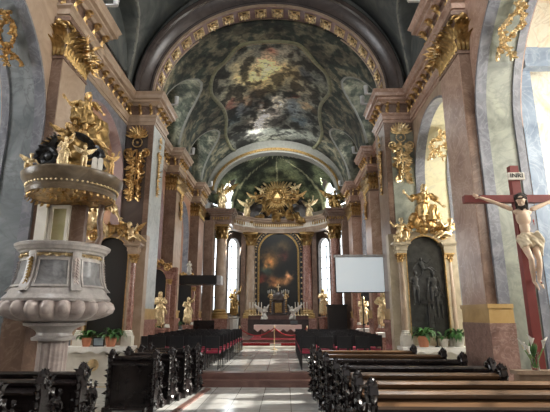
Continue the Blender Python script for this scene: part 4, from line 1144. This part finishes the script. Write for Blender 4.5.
# glory
gl = thing('sunburst_glory', 'huge gilded sunburst with clouds above the high altar', 'sculpture', (.02, YR+.9, 9.5))
b = B(); r = random.Random(5)
for k in range(32):
    a = 2*PI*k/32; L = (1.8, 1.2, 1.6, 1.0)[k % 4]*(1.05 if math.sin(a) > 0 else .95); d = V((math.cos(a), 0, math.sin(a)))
    n_ = V((-d.z, 0, d.x)); w_ = .06
    rings = []
    for t, ww in ((.25, .04), (.65, .085), (1, .015)):
        c = d*(L*t)
        rings.append(b.ring([c+n_*ww, c+V((0, -.07, 0)), c-n_*ww, c+V((0, .03, 0))]))
    b.skinrings(rings)
b.build('rays', goldp, gl)
b = B()
for k in range(46):
    a = r.uniform(0, 2*PI); q = r.uniform(.38, .5)
    b.sph((q*math.cos(a), r.uniform(-.1, .05), q*math.sin(a)), r.uniform(.06, .11), 8)
remesh(b, .03, 1).build('cloud_ring', gold, gl, ang=70)
B().lathe([(0, 0), (.36, 0), (.38, .03), (.3, .06), (0, .09)], 32).xform(Matrix.Rotation(PI/2, 4, 'X')).build('sun_disc', yellow and golddk, gl)
b = B(); b.prism([(-.2, -.14), (.2, -.14), (0, .2)], lambda u, v, k: V((u, -.12+.05*k, v))); b.build('triangle', gold, gl, False)
b = B(); r = random.Random(15)
for k in range(60):
    a = r.uniform(0, 1); x = (a-.5)*3.6; z = -1.75+.9*math.cos((a-.5)*3.0)*r.uniform(0, 1.1)
    b.sph((x, r.uniform(-.2, .2), z), r.uniform(.1, .2), 8)
remesh(b, .05, 1, lambda c: .06*noise.noise(c*5)).build('lower_clouds', golddk, gl, ang=60)
g4 = 'gilded angels around the sunburst'
spots = [(-1.35, .25, -.6, 'gilded cherub low on the left of the sunburst', gold, P_RECL, .75), (1.3, .2, -.5, 'gilded cherub low on the right of the sunburst', gold, P_RECR, .75),
         (-1.05, .7, -.1, 'gilded cherub at mid height on the left of the sunburst', goldp, P_SIT, .55), (1.15, .75, 0, 'gilded cherub at mid height on the right of the sunburst', goldp, P_SIT, .6),
         (-2.0, -.95, -1.7, 'pale gilded angel at the far left foot of the sunburst', goldp, P_RAISE, .8), (2.1, -1.0, -1.7, 'pale gilded angel at the far right foot of the sunburst', goldp, P_RAISE, .8),
         (-.85, -.3, -1.2, 'gilded cherub kneeling under the left rays', golddk, P_KNEEL, .8), (.9, -.3, -1.2, 'gilded cherub kneeling under the right rays', golddk, P_KNEEL, .8)]
for k, (x, _, z, lb, m_, Jn, s_) in enumerate(spots):
    figure('angel_statue', lb, 'statue', (x, YR+.62, 9.5+z), -.2*x, s_, Jn, m_, wings=m_, child=True, seed=40+k, group=g4, robe=m_ if abs(x) > 1.9 else None, full=False, voxel=.03)
for sx, nm in ((-1, 'left'), (1, 'right')):
    figure('angel_statue', 'gilded winged angel standing on the %s outer retable entablature' % nm, 'statue', (.1+sx*3.5, YR-1.25, 7.95), sx*-.3, 1.02, P_RAISE if sx < 0 else P_SIT, golddk if sx > 0 else goldp, robe=goldp if sx < 0 else golddk, wings=golddk, seed=50+sx, group='angels on the outer entablature')
    pedestal(.1+sx*2.7, 27.3, .3, 1.35, redm if sx > 0 else whitem, 'tall pedestal under the gilded %s retable saint' % nm, .3)
    figure('saint_statue', 'gilded saint standing before the %s apse window' % nm, 'statue', (.1+sx*2.7, 27.3, 1.65), sx*-.2, .95, P_PRAY if sx > 0 else P_RAISE, gold, robe=golddk if sx < 0 else goldp, seed=60+sx, group='saints before apse windows')

# ------------------------------------------------------------ sanctuary
st = sempty('floor_sanctuary', 'altar steps with red carpet')
B().box(-2.9, 3.1, 20.3, 20.75, .3, .4).box(-2.9, 3.1, 20.75, 25.4, .3, .5).build('steps', whitem, st, False)
B().box(-2.2, 2.4, 21.5, 25.4, .5, .62).build('upper_step', stepm, st, False)
B().box(-1.5, -.2, 20.74, 20.8, .41, .503).box(.3, 1.7, 20.74, 20.8, .41, .503).box(-1.5, 1.7, 20.75, 21.3, .5, .505).box(-1.2, 1.4, 21.5, 25.4, .62, .626).build('carpet', carpet, st, False)
ha = thing('high_altar_table', 'free standing altar table with dark marble front in the sanctuary', 'altar', (.12, 23.4, .626))
B().box(-1.15, 1.15, -.35, .35, .55, .62).build('table_slab', stepm, ha, False)
B().box(-.85, .85, -.25, .25, 0, .55).build('table_block', stepm, ha, False)
b = B(); frame_arch(b, .3, .12, .42, .03, -.28, -.25); b.build('front_relief', golddk, ha)
cloth_on('lace edged pale cloth hanging over the high altar table', (.12, 23.76, .626+.622), 2.42, .72, clothpk, .25)
t = thing('black_book_stand', 'small dark book stand on the right of the high altar table', 'book stand', (.95, 23.3, 1.262))
B().box(-.16, .16, -.1, .1, 0, .03).build('base', black, t); B().box(-.18, .18, -.02, .02, 0, .2).xform(Matrix.Translation((0, 0, .03)) @ Matrix.Rotation(-.6, 4, 'X')).build('rest', black, t)
bt = thing('rear_altar', 'dark gradine with arcade shelf carrying tabernacle and candlesticks', 'altar', (.1, 26.4, .3))
B().box(-1.75, 1.75, -.3, .6, 0, 1.2).build('altar_block', darkm, bt, False)
B().box(-1.75, 1.75, 0, .6, 1.2, 1.42).build('gradine', stepm, bt, False)
tb = thing('tabernacle', 'dark domed tabernacle with gilt trim at centre of the gradine', 'tabernacle', (.1, 26.75, 1.72))
B().lathe([(0, 0), (.55, 0), (.55, .1), (.46, .14), (.44, .8), (.52, .86), (.52, .93), (.4, 1.0), (.34, 1.2), (.16, 1.35), (.1, 1.4), (0, 1.42)], 8, sy=.6).build('body', darkm, tb, ang=30)
B().box(-.2, .2, -.3, -.24, .16, .72).build('door', golddk, tb)
b = B(); b.box(-.025, .025, -.02, .02, 1.4, 1.85).box(-.12, .12, -.02, .02, 1.64, 1.69); b.build('cross', goldp, tb)
b = B()
for q in (-1, 1):
    b.spiral((q*.45, -.1, 1.05), (q, 0, 0), (0, 0, 1), .16, 1.4, .035)
    for k in range(6): b.leaf((q*.4, -.25, .2+k*.12), (q, 0, .4), (0, -1, 0), .16, .1, .6, .35)
b.box(-.5, .5, -.12, -.1, .93, .99)
b.build('gilt_scrolls', gold, tb)
for sx, nm in ((-1, 'left'), (1, 'right')):
    figure('angel_statue', 'white kneeling angel on the %s of the tabernacle' % nm, 'statue', (.1+sx*.82, 26.3, 1.5), -sx*.8, .58, P_KNEEL, whitefig, robe=whitefig, wings=whitefig, seed=70+sx, group='white angels by the tabernacle')
proto = None
def candlestick(h):
    t = thing('candlestick', 'x', 'candlestick', (0, 0, 0), 0, 'candlesticks on the gradine')
    B().lathe([(0, 0), (.09, 0), (.09, .02), (.05, .05), (.025, .1), (.04, .16), (.018, .22), (.03, h*.6), (.018, h*.65), (.02, h-.06), (.06, h-.02), (.06, h), (0, h)], 16).build('stick', goldp, t)
    B().cyl((0, 0, h), (0, 0, h+.35), .022, .02, 10).build('candle', waxw, t); return t
n_c = 0
for sx, nm in ((-1, 'left'), (1, 'right')):
    for k in range(5):
        t = candlestick(.42) if proto is None else copy_tree(proto)
        proto = proto or t
        t.location = (.1+sx*(1.0+.17*k), 26.68+.05*(k % 2), 1.721); t['label'] = 'gilt candlestick on the %s of the tabernacle, %s from it' % (nm, ORD[k])
t = None
for sx, nm in ((-1, 'left'), (1, 'right')):
    t = thing('candelabrum', 'five branched gilt candelabrum on %s shoulder of the tabernacle' % nm, 'candelabrum', (.1+sx*.42, 26.9, 2.72), 0, 'branched candelabra')
    b = B(); c2 = B(); b.lathe([(0, 0), (.08, 0), (.05, .04), (.02, .1), (.015, .45)], 12)
    for k in range(-2, 3):
        x = k*.1; b.tube([(0, 0, .2), (x*.8, 0, .22), (x, 0, .3+.04*(2-abs(k)))], .012, 6); c2.cyl((x, 0, .3+.04*(2-abs(k))), (x, 0, .46+.04*(2-abs(k))), .014, n=8)
    b.build('branches', goldp, t); c2.build('candle', waxw, t)
# rope barrier
posts = []
for x, lb in ((-1.5, 'brass rope post left of the altar step'), (0.02, 'brass rope post in the middle of the altar step'), (1.45, 'brass rope post right of the altar step')):
    t = thing('rope_post', lb, 'rope post', (x, 19.9, .3), 0, 'rope barrier posts'); posts.append(t)
    B().lathe([(0, 0), (.14, 0), (.14, .02), (.04, .04), (.02, .06), (.02, .9), (.04, .93), (.035, .98), (0, 1.0)], 16).build('post', goldp, t)
for a_, b2, lb in ((-1.5, .02, 'red rope sagging between left and middle brass posts'), (.02, 1.45, 'red rope sagging between middle and right brass posts')):
    o = B().tube([(a_+(b2-a_)*i/14, 19.9, 1.2-.32*(1-(2*i/14-1)**2)) for i in range(15)], .022, 8).build('barrier_rope', carpet); tag(o, lb, 'rope', 'barrier ropes')

# ------------------------------------------------------------ canopy, screen, boxes
t = thing('black_canopy', 'black rectangular canopy jutting from the left chancel wall', 'canopy', (-3.2, 19.6, 3.05))
B().box(-1.0, .72, -.4, .6, 0, .38).build('casing', black, t, False)
B().box(.72, .9, -.25, .45, .0, .38).build('end_cap', casing, t, False)
B().box(-1.2, -1.0, -.1, .3, .1, .3).build('wall_bracket', black, t, False)
figure('saint_statue', 'small white robed statue standing on the black canopy', 'statue', (-3.75, 19.55, 3.43), .1, .38, P_PRAY, whitefig, robe=whitefig, seed=81)
t = thing('projection_screen', 'white projection screen on a bracket beside the right chancel pier', 'screen', (2.96, 14.25, 2.46))
B().box(-.83, .83, 0, .03, 0, 1.12).build('screen_surface', screenm, t, False)
b = B(); b.cyl((-.88, .02, 1.14), (.88, .02, 1.14), .05, n=16); b.build('roller_case', casing, t)
B().box(-.85, .85, -.01, .04, -.03, .0).build('bottom_bar', black, t, False)
b = B()
for q in (-1, 1): b.box(q*.845-.015, q*.845+.015, -.005, .035, 0, 1.12)
b.build('black_border', black, t, False); B().cyl((0, .1, -2.16), (0, .1, 1.1), .02, n=10).build('stand_pole', black, t)
B().cyl((-.5, .1, -2.14), (.5, .1, -2.14), .02, n=8).cyl((0, -.35, -2.14), (0, .5, -2.14), .02, n=8).build('stand_foot', black, t)
o = B().box(-.5, .5, -.3, .3, 0, 1.9).box(-.55, .55, -.35, .35, 1.9, 2.0).build('cupboard', black, None, False); o.location = (3.3, 24.6, .3); tag(o, 'tall dark cupboard standing against the right chancel wall', 'cupboard')
for (x, y, lb) in ((-3.4, 20.3, 'dark choir bench by the left chancel wall near altar'),):
    t = thing('choir_bench', lb, 'bench', (x, y+1.2, .3)); B().box(-.5, .5, -.25, .25, .4, .46).build('seat', wooddk, t); B().box(-.5, .5, .2, .26, .46, 1.2).build('backrest', wooddk, t)
    for q in (-1, 1): B().box(q*.48-.02, q*.48+.02, -.25, .26, 0, .7).build('leg', wooddk, t)
# spotlights on the cornices
spr = None
for (x, y, lb) in ((-3.4, 7.95, 'on the near left pier cornice, front'), (-3.42, 8.6, 'on the near left pier cornice, rear'), (3.4, 7.95, 'on the near right pier cornice, front'), (3.42, 8.6, 'on the near right pier cornice, rear'),
                   (-3.2, 13.5, 'on the left chancel pier cornice'), (3.2, 12.9, 'on the right chancel pier cornice, front'), (3.2, 13.6, 'on the right chancel pier cornice, rear'),
                   (-3.6, 18.2, 'on the third left pier cornice'), (3.6, 18.2, 'on the third right pier cornice'), (-3.6, 23.2, 'on the fourth left pier cornice'), (3.6, 23.2, 'on the fourth right pier cornice')):
    if spr is None:
        t = thing('spotlight', 'x', 'spotlight', (0, 0, 0), 0, 'spotlights on the cornices')
        B().box(-.05, .2, -.04, .04, 0, .03).build('bracket', casing, t); B().cyl((-.02, 0, .02), (-.02, 0, .3), .06, .075, 16).build('housing', casing, t); spr = t
    else: t = copy_tree(spr)
    t.location = (x*.985, y, 8.62); t.rotation_euler = (0, 0, 0 if x > 0 else PI); t['label'] = 'small grey cylindrical spotlight '+lb

# ------------------------------------------------------------ pews
def end_mesh():
    out = [(-.1, 0), (.5, 0), (.5, .12), (.44, .2), (.42, .45), (.47, .58), (.44, .68), (.34, .7), (.2, .66), (.1, .72), (.06, .86), (.1, .96), (.06, 1.05), (-.01, 1.1), (-.09, 1.06), (-.13, .95), (-.1, .8), (-.12, .6), (-.07, .4), (-.11, .2)]
    return B().prism(out, lambda u, v, k: V((-.035+.07*k, u, v))).build('end_panel', wooddk, None, ang=25)
def carve_mesh():
    b = B(); r = random.Random(2)
    for q in (-1, 1):
        ax, bx = V((0, 1, 0)), V((0, 0, 1)); X = q*.04
        b.spiral((X, .3, .58), ax, bx, .13, 1.5, .022); b.spiral((X, .02, .95), -ax, bx, .11, 1.5, .022); b.spiral((X, .3, .22), ax, -bx, .15, 1.4, .022); b.spiral((X, .02, .5), -ax, -bx, .11, 1.4, .02)
        for k in range(16):
            a = r.uniform(0, 2*PI); b.leaf((X, r.uniform(-.06, .38), .1+k*.055), (0, math.cos(a), math.sin(a)), (q, 0, 0), .14, .08, .6, .4)
    for k in range(7):                      # crest leaves
        a = .5+k*.4; b.leaf((0, -.02, .98), (r.uniform(-.35, .35), math.cos(a), abs(math.sin(a))+.1), (0, 0, 1), .14, .09, .6, .5)
    for k in range(8):
        z = .18+k*.1; b.leaf((0, -.11, z), (0, -.25, 1), (0, -1, 0), .14, .07, .6, .45)
    return b.build('carving', wooddk, None)
EP, CV = end_mesh(), carve_mesh(); first_end = True
PEWS = [('left', -4.7, -2.75, (5.0, 5.8, 6.0+.0, ), 0)]
def pew(x0, x1, y, label, group, z=0.0, k=0, rail=None):
    global first_end
    t = thing('pew', label, 'pew', ((x0+x1)/2, y, z), 0, group); L = (x1-x0)/2
    B().box(-L, L, .02, .46, .42, .46).box(-L, L, .4, .44, .12, .42).build('seat', woodbr, t, False)
    B().box(-L, L, -.03, .02, .08, .93).build('backrest', wooddk, t, False)
    b = B()
    n = max(2, int(2*L/.9))
    for i in range(n): 
        a, c = -L+2*L*i/n+.1, -L+2*L*(i+1)/n-.1
        b.box(a, c, -.045, -.03, .2, .24).box(a, c, -.045, -.03, .68, .72).box(a, a+.04, -.045, -.03, .24, .68).box(c-.04, c, -.045, -.03, .24, .68)
    b.build('panel_moulding', wooddk, t, False)
    B().prism([(-.16, .83), (.0, .89), (.0, .92), (-.17, .86)], lambda u, v, q: V((-L+2*L*q, u, v))).build('book_ledge', rail or woodbr, t, False)
    B().prism([(-.07, .92), (.05, .92), (.07, .95), (.05, .985), (-.05, .985), (-.08, .96)], lambda u, v, q: V((-L+2*L*q, u, v))).build('top_rail', rail or woodbr, t, False)
    B().box(-L, L, -.42, -.26, .1, .14).box(-L, -L+.05, -.42, -.03, 0, .1).box(L-.05, L, -.42, -.03, 0, .1).build('kneeler', wooddk, t, False)
    for q in (-1, 1):
        if first_end and q == -1: e, c = EP, CV
        else: e, c = EP.copy(), CV.copy(); COL.objects.link(e); COL.objects.link(c)
        e.parent = t; c.parent = e; e.location = (q*(L+.03), 0, 0)
    first_end = False
    return t
LR = [(4.9, -2.62, -5.0), (5.66, -2.48, -5.0), (6.42, -2.34, -5.0), (8.85, -2.02, -2.8), (9.6, -1.9, -2.75), (10.3, -1.74, -2.7), (10.95, -1.62, -2.7)]
for k, (y, xe, xl) in enumerate(LR):
    pew(xl, xe, y, '%s carved wooden pew in the left block, %s from the front steps' % ('long dark' if k < 3 else 'short dark', ORD[len(LR)-1-k]), 'pews left of the aisle', rail=wooddk)  # left rails take the darker wood to paint in their weaker light
RR = [(4.95, 1.42, 5.0), (5.62, 1.38, 5.0), (6.4, 1.34, 3.38), (7.2, 1.3, 3.6), (8.3, 1.24, 3.6), (9.3, 1.2, 3.6), (10.3, 1.14, 3.3)]
for k, (y, xe, xr) in enumerate(RR):
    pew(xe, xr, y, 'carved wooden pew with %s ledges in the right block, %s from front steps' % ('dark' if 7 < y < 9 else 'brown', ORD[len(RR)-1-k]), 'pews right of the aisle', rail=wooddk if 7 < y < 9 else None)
for nm, p in (('left', [(-1.5, 11.3), (-1.98, 8.9), (-1.62, 8.9), (-1.35, 11.3)]),):
    o = B().prism([(-1.62, 8.6), (-1.5, 8.6), (-1.32, 11.4), (-1.44, 11.4)], lambda u, v, k: V((u, v, .03*k))).build('trim_7', stepm, None, False); struct(o, 'dark marble kerb strip by the left pews')

# ------------------------------------------------------------ chairs
def chair_proto():
    t = thing('chair', 'x', 'chair', (0, 0, 0), 0, 'chairs on the chancel floor')
    B().box(-.2, .2, -.2, .2, .43, .48).build('seat', redseat, t, False)
    b = B()
    for (x0, x1, z0, z1) in ((-.2, .2, .8, .88), (-.2, .2, .56, .62), (-.2, -.165, .5, .88), (.165, .2, .5, .88)): b.box(x0, x1, -.215, -.185, z0, z1)
    b.box(-.165, .165, -.207, -.193, .62, .8); b.build('backrest', black, t, False)
    for x in (-.18, .18):
        B().cyl((x, -.2, 0), (x, -.2, .52), .016, n=8).build('leg', black, t); B().cyl((x, .18, 0), (x, .18, .44), .016, n=8).build('leg', black, t)
    B().box(-.19, .19, -.2, .2, .395, .43).build('seat_frame', black, t, False); return t
cp = chair_proto(); used = False
for sd, nm in ((-1, 'left'), (1, 'right')):
    for row in range(9):
        y = 12.85+.82*row
        for c in range(5):
            if sd > 0 and c >= 4 and row < 1: continue
            t = copy_tree(cp) if used else cp; used = True
            x = (-1.52-.5*c) if sd < 0 else (1.12+.5*c)
            if abs(x) > 2.6 and 19.2 < y < 20.3 and sd < 0: pass
            t.location = (x, y, .3)
            t['label'] = 'black chair with red seat, %s block, %s row from the steps, %s from aisle' % (nm, ORD[row], ORD[c])
            t['group'] = 'chairs in the %s chancel block' % nm

# ------------------------------------------------------------ crucifix
CX = V((3.94, 6.4, 0))
cr = thing('crucifix', 'tall dark red wooden crucifix with life like corpus and INRI board', 'crucifix', CX)
ZA = 3.42
B().box(-.062, .062, -.05, .05, 0, 3.93).build('upright_beam', crossr, cr, False)
B().box(-.78, .8, -.045, .055, ZA-.055, ZA+.055).build('crossbar', crossr, cr, False)
tbd = B().box(-.12, .12, -.085, -.05, 3.7, 3.81).build('title_board', whitem, cr, False)
def text(s, size, mat, parent, M, ex=.004, name='lettering'):
    cu = bpy.data.curves.new(name, 'FONT'); cu.body = s; cu.size = size; cu.align_x = 'CENTER'; cu.align_y = 'CENTER'; cu.extrude = ex
    o = bpy.data.objects.new(name, cu); COL.objects.link(o); dg = bpy.context.evaluated_depsgraph_get(); dg.update()
    me = bpy.data.meshes.new_from_object(o.evaluated_get(dg)); bpy.data.objects.remove(o)
    me.materials.clear(); me.materials.append(mat); me.transform(M)
    q = bpy.data.objects.new(name, me); COL.objects.link(q); q.parent = parent; return q
text('INRI', .095, ink, tbd, Matrix.Translation((0, -.087, 3.76)) @ Matrix.Rotation(PI/2, 4, 'X') @ Matrix.Diagonal((1.1, 1, 1, 1)))
# corpus: height about 1.3 m (scale .78)
S = .8
J = joints(pelvis=(.03, 0, .86), chest=(0, -.04, 1.2), neck=(-.01, -.06, 1.4), head=(-.05, -.14, 1.5), sl=(-.2, -.03, 1.37), sr=(.19, -.03, 1.36),
           el=(-.47, -.03, 1.49), er=(.46, -.03, 1.47), wl=(-.73, -.01, 1.6), wr=(.73, -.01, 1.57), hl=(-.07, 0, .83), hr=(.12, 0, .83),
           kl=(-.02, -.16, .44), kr=(.13, -.14, .43), al=(.05, -.02, .07), ar=(.1, -.1, .08), tl=(.06, -.12, -.08), tr=(.1, -.19, -.06))
tmp = bpy.data.objects.new('corpus_anchor', None)
ctrl = Matrix.Translation((0.0, -.07, ZA-1.58*S)) @ Matrix.Scale(S, 4)
o, hd = body(J, skin, cr, .010, .78, .95, (-.45, -.75, -.65), 'corpus', (0, -1, 0), .25, .85); o.matrix_local = ctrl
h = hair_mesh(hd, hairm, o, 1., True, True, 5)
H, lk, hx, hu, HM = hd
b = B()
for k in range(3): b.tube([H+hu*(.085+.01*math.sin(a*5+k*2))+hx*.09*math.cos(a)+lk*(.1*math.sin(a)) for a in [2*PI*i/30 for i in range(30)]], .006, 6, closed=True)
r = random.Random(4)
for k in range(22):
    a = 2*PI*k/22; p = H+hu*.085+hx*.09*math.cos(a)+lk*.1*math.sin(a); b.tube([p, p+(hx*math.cos(a)+lk*math.sin(a)+hu*r.uniform(-.5, 1))*.03], [.006, .001], 5)
b.build('crown_of_thorns', hairm, o)
b = B(); b.sph((.03, -.01, .85), (.145, .11, .1), 18); b.tube([(-.06, -.02, .84), (-.03, -.1, .66)], [.1, .09], 14); b.tube([(.12, -.02, .84), (.14, -.09, .66)], [.1, .085], 14)
b.tube([(.16, -.08, .92), (.22, -.1, .8), (.2, -.09, .62), (.23, -.08, .5)], [.06, .07, .055, .02], 10)
remesh(b, .014, 1, lambda c: .03*noise.noise(V((c.x*9, c.y*9, c.z*16+c.x*14)))).build('loincloth', loin, o, ang=60)
b = B(); b.sph((.12, -.145, 1.12), (.014, .008, .03), 8); b.sph((.125, -.14, 1.08), (.007, .006, .04), 8)
for p in ((-.74, -.04, 1.61), (.74, -.04, 1.58), (.08, -.19, .03)): b.sph(p, (.016, .012, .016), 8)
b.build('wounds', blood, o)
b = B()
for p in ((-.75, -.05, 1.615), (.75, -.05, 1.585), (.085, -.17, .02)): b.cyl(p, V(p)+V((0, -.04, 0)), .009, .016, 8)
b.build('nails', iron, o)

# ------------------------------------------------------------ flowers, plants, small things
sh = B().box(-.22, .32, -.07, .07, 0, 1.0).box(-.26, .36, -.1, .09, 1.0, 1.048).build('flower_stand', tanm, None, False); sh.location = (3.74, 6.2, 0); tag(sh, 'low stone ledge under the lily vase by the crucifix', 'ledge')
VZ = V((3.78, 6.2, 1.05))
o = B().lathe([(0, 0), (.05, 0), (.055, .02), (.045, .1), (.055, .2), (.062, .23), (.056, .23), (.048, .19), (.039, .1), (.045, .03), (0, .02)], 24).build('vase', glasscup); o.location = VZ
tag(o, 'clear glass vase of white lilies below the crucifix', 'vase')
lil = [((-.02, 0), (-.12, -.02, .25), 'leftmost white calla lily in the glass vase', -1), ((0, .01), (-.01, 0, .3), 'tallest white calla lily at the middle of the vase', 0), ((.02, 0), (.13, 0, .27), 'rightmost white calla lily leaning out of the vase', 1), ((0, -.02), (-.07, -.04, .2), 'white calla lily between the leftmost and the tallest', -1)]
for (bx, top, lb, q) in lil:
    t = thing('calla_lily', lb, 'flower', VZ, 0, 'calla lilies in the vase'); tp = V(top)
    B().tube([(bx[0], bx[1], .03), (bx[0]*1.5+tp.x*.2, bx[1], .14), (tp.x*.75, tp.y, tp.z*.8), tp], .009, 8).build('stem', stemg, t)
    b = B(); rings = []
    for j in range(6):
        u = j/5; z = .1*u; rr_ = .01+.034*u**1.6
        rings.append(b.ring([tp+V((rr_*math.cos(a)+q*z*.35+(.0 if math.cos(a) < .2 else 0), rr_*math.sin(a)*.8, z+(.05*u*max(0, math.cos(a-(0 if q > 0 else PI)))))) for a in [2*PI*i/14 for i in range(14)]]))
    rings2 = [b.ring([v.co.lerp(sum((w.co for w in rg), V())/14, .12) for v in rg]) for rg in rings[::-1]]
    b.skinrings(rings+rings2); b.build('bloom', bloom, t, ang=60)
    B().tube([tp+V((q*.01, 0, .02)), tp+V((q*.045, 0, .11))], [.008, .006], 8).build('spadix', yellow, t)
o = B()
for k in range(9):
    a = 2*PI*k/9; o.leaf((0, 0, .15), (math.cos(a)*.6, math.sin(a)*.6, 1), (-math.cos(a), -math.sin(a), .3), .2, .03, .3, .1)
o = o.build('green_blades', leafm); o.location = VZ; tag(o, 'long green leaves standing among the vase lilies', 'leaves')
def plant(label, loc, s, potm=terra, seed=1, n=26, pot=True, group='potted plants on altars'):
    t = thing('potted_plant', label, 'plant', loc, 0, group, s); r = random.Random(seed)
    B().lathe([(0, 0), (.1, 0), (.14, .2), (.155, .2), (.155, .25), (.135, .25), (.12, .2), (0, .2)], 24).build('pot', potm, t)
    b = B()
    for k in range(n):
        a = r.uniform(0, 2*PI); e = r.uniform(.25, 1.1); d = V((math.cos(a)*math.cos(e), math.sin(a)*math.cos(e), math.sin(e)))
        b.tube([(0, 0, .2), V((0, 0, .22))+d*.15], .006, 5); b.leaf(V((0, 0, .22))+d*.13, d, (-d.x*.3, -d.y*.3, 1), r.uniform(.2, .34), .09, -.9, .08)
        b.leaf(V((0, 0, .22))+d*.08, (d+V((r.uniform(-.4, .4), r.uniform(-.4, .4), -.1))).normalized(), (0, 0, 1), r.uniform(.12, .22), .07, -.7, .08)
    b.build('foliage', leafm, t); return t
plant('bushy green plant in a terracotta pot on the right side altar', (4.1, 12.05, .945), 1.1, terra, 1)
plant('green plant in a white pot at the middle of the right side altar', (4.62, 12.05, .945), .8, potw, 2, 10)
plant('green plant at the right end of the right side altar', (5.02, 12.1, .945), 1.05, potw, 3)
plant('green plant in a pot on the left altar behind the pulpit', (-4.1, 12.02, .945), 1.05, terra, 4)
plant('dark green plant at the left end of the left side altar', (-4.75, 12.02, .945), .9, terra, 5)
k = 6
for (x, y, lb) in ((-4.9, 16.95, 'green plant on the nearer left chancel altar, left end'), (-4.4, 16.9, 'green plant on the nearer left chancel altar, right end'), (-4.8, 21.95, 'green plant on the farther left chancel altar')):
    plant(lb, (x, y, 1.075), .95, terra, k, 20); k += 1
t = thing('picture_frame', 'small standing framed picture on the left side altar', 'picture', (-4.42, 12.0, .945)); B().box(-.15, .15, 0, .02, 0, .24).build('frame', black, t); B().box(-.125, .125, -.006, 0, .03, .21).build('print', plain('print_blue_grey', (.3, .38, .45), .4), t)
t = thing('altar_cross', 'thin dark standing cross on the right side altar', 'cross', (4.42, 11.98, .945)); B().box(-.012, .012, -.012, .012, 0, .8).box(-.1, .1, -.01, .01, .58, .605).build('cross', black, t); B().lathe([(0, 0), (.07, 0), (.05, .03), (0, .05)], 12).build('base', black, t)
# ------------------------------------------------------------ light
def area(name, loc, target, size, power, col=(1, 1, 1), sy=None):
    l = bpy.data.lights.new(name, 'AREA'); l.shape = 'RECTANGLE'; l.size = size; l.size_y = sy or size; l.energy = power; l.color = col
    o = bpy.data.objects.new(name, l); COL.objects.link(o); o.location = loc
    o.rotation_euler = (V(target)-V(loc)).to_track_quat('-Z', 'Y').to_euler(); return o
area('choir_end_fill', (0, -5.5, 7.5), (0, 14, 6), 5, 150, (1, .96, .9), 5)  # soft frontal fill added behind the camera at the open nave end
area('left_clerestory_daylight', (-4.1, 5.5, 10.2), (3, 8, 3), 3, 200, (.95, .97, 1), 1.4)
area('right_clerestory_daylight', (4.1, 5.5, 10.2), (-3, 8, 3), 3, 330, (1, .97, .92), 1.4)
for sd, pw in ((-1, 70), (1, 240)):
    for (y, k) in ((5.4, 1.15), (11.0, 1.1), (15.9, .8), (20.8, .8)):
        area('chapel_daylight_and_fill', (sd*8.0, y, 4.6), (sd*3, y+.3, 3.4), 1.8, pw*k, (1, .96, .88) if sd > 0 else (.93, .96, 1), 3.6)
area('chapel_daylight_and_fill', (6.8, 3.2, 5), (6.6, 8, 6.5), 1.5, 100, (1, .95, .86), 3)  # extra fill added to brighten the right chapel partition, not a window
area('chancel_fill', (0, 21, 11.3), (0, 21, 0), 3, 60, (.95, .97, .95), 4)  # overhead fill added under the vault to brighten the chancel
for sd in (-1, 1):
    for y in (15.9, 20.8): area('chancel_clerestory_daylight', (sd*4.25, y, 9.6), (-sd*2.5, y, 8.8), 2.0, 28, (.92, .97, 1), 1.4)
area('apse_daylight', (-3.2, 27.2, 5), (2, 22, 3), 1.2, 120, (.9, .96, 1), 4)
area('apse_daylight', (3.4, 27.2, 5), (-2, 22, 3), 1.2, 120, (.9, .96, 1), 4)
area('sanctuary_fill', (0, 21.5, 10.6), (0, 28.5, 6), 2.5, 170, (.97, .98, .95), 1.2)  # fill added high in the chancel, aimed to brighten the retable
sl = bpy.data.lights.new('sun', 'SUN'); sl.energy = 45; sl.angle = .01; sl.color = (1, .94, .84)
so = bpy.data.objects.new('sun', sl); COL.objects.link(so); so.location = (14, 8, 12); so.rotation_euler = V((-.82, -.1, -.5)).to_track_quat('-Z', 'Y').to_euler()
w = bpy.data.worlds.new('world'); scene.world = w; w.use_nodes = True
w.node_tree.nodes['Background'].inputs[0].default_value = (.8, .88, 1, 1); w.node_tree.nodes['Background'].inputs[1].default_value = .25
scene.view_settings.view_transform = 'Standard'; scene.view_settings.look = 'None'
scene.view_settings.gamma = 1; scene.view_settings.use_curve_mapping = False
scene.view_settings.exposure = 0.1
scene.cycles.use_denoising = True; scene.cycles.max_bounces = 8; scene.cycles.sample_clamp_indirect = 4
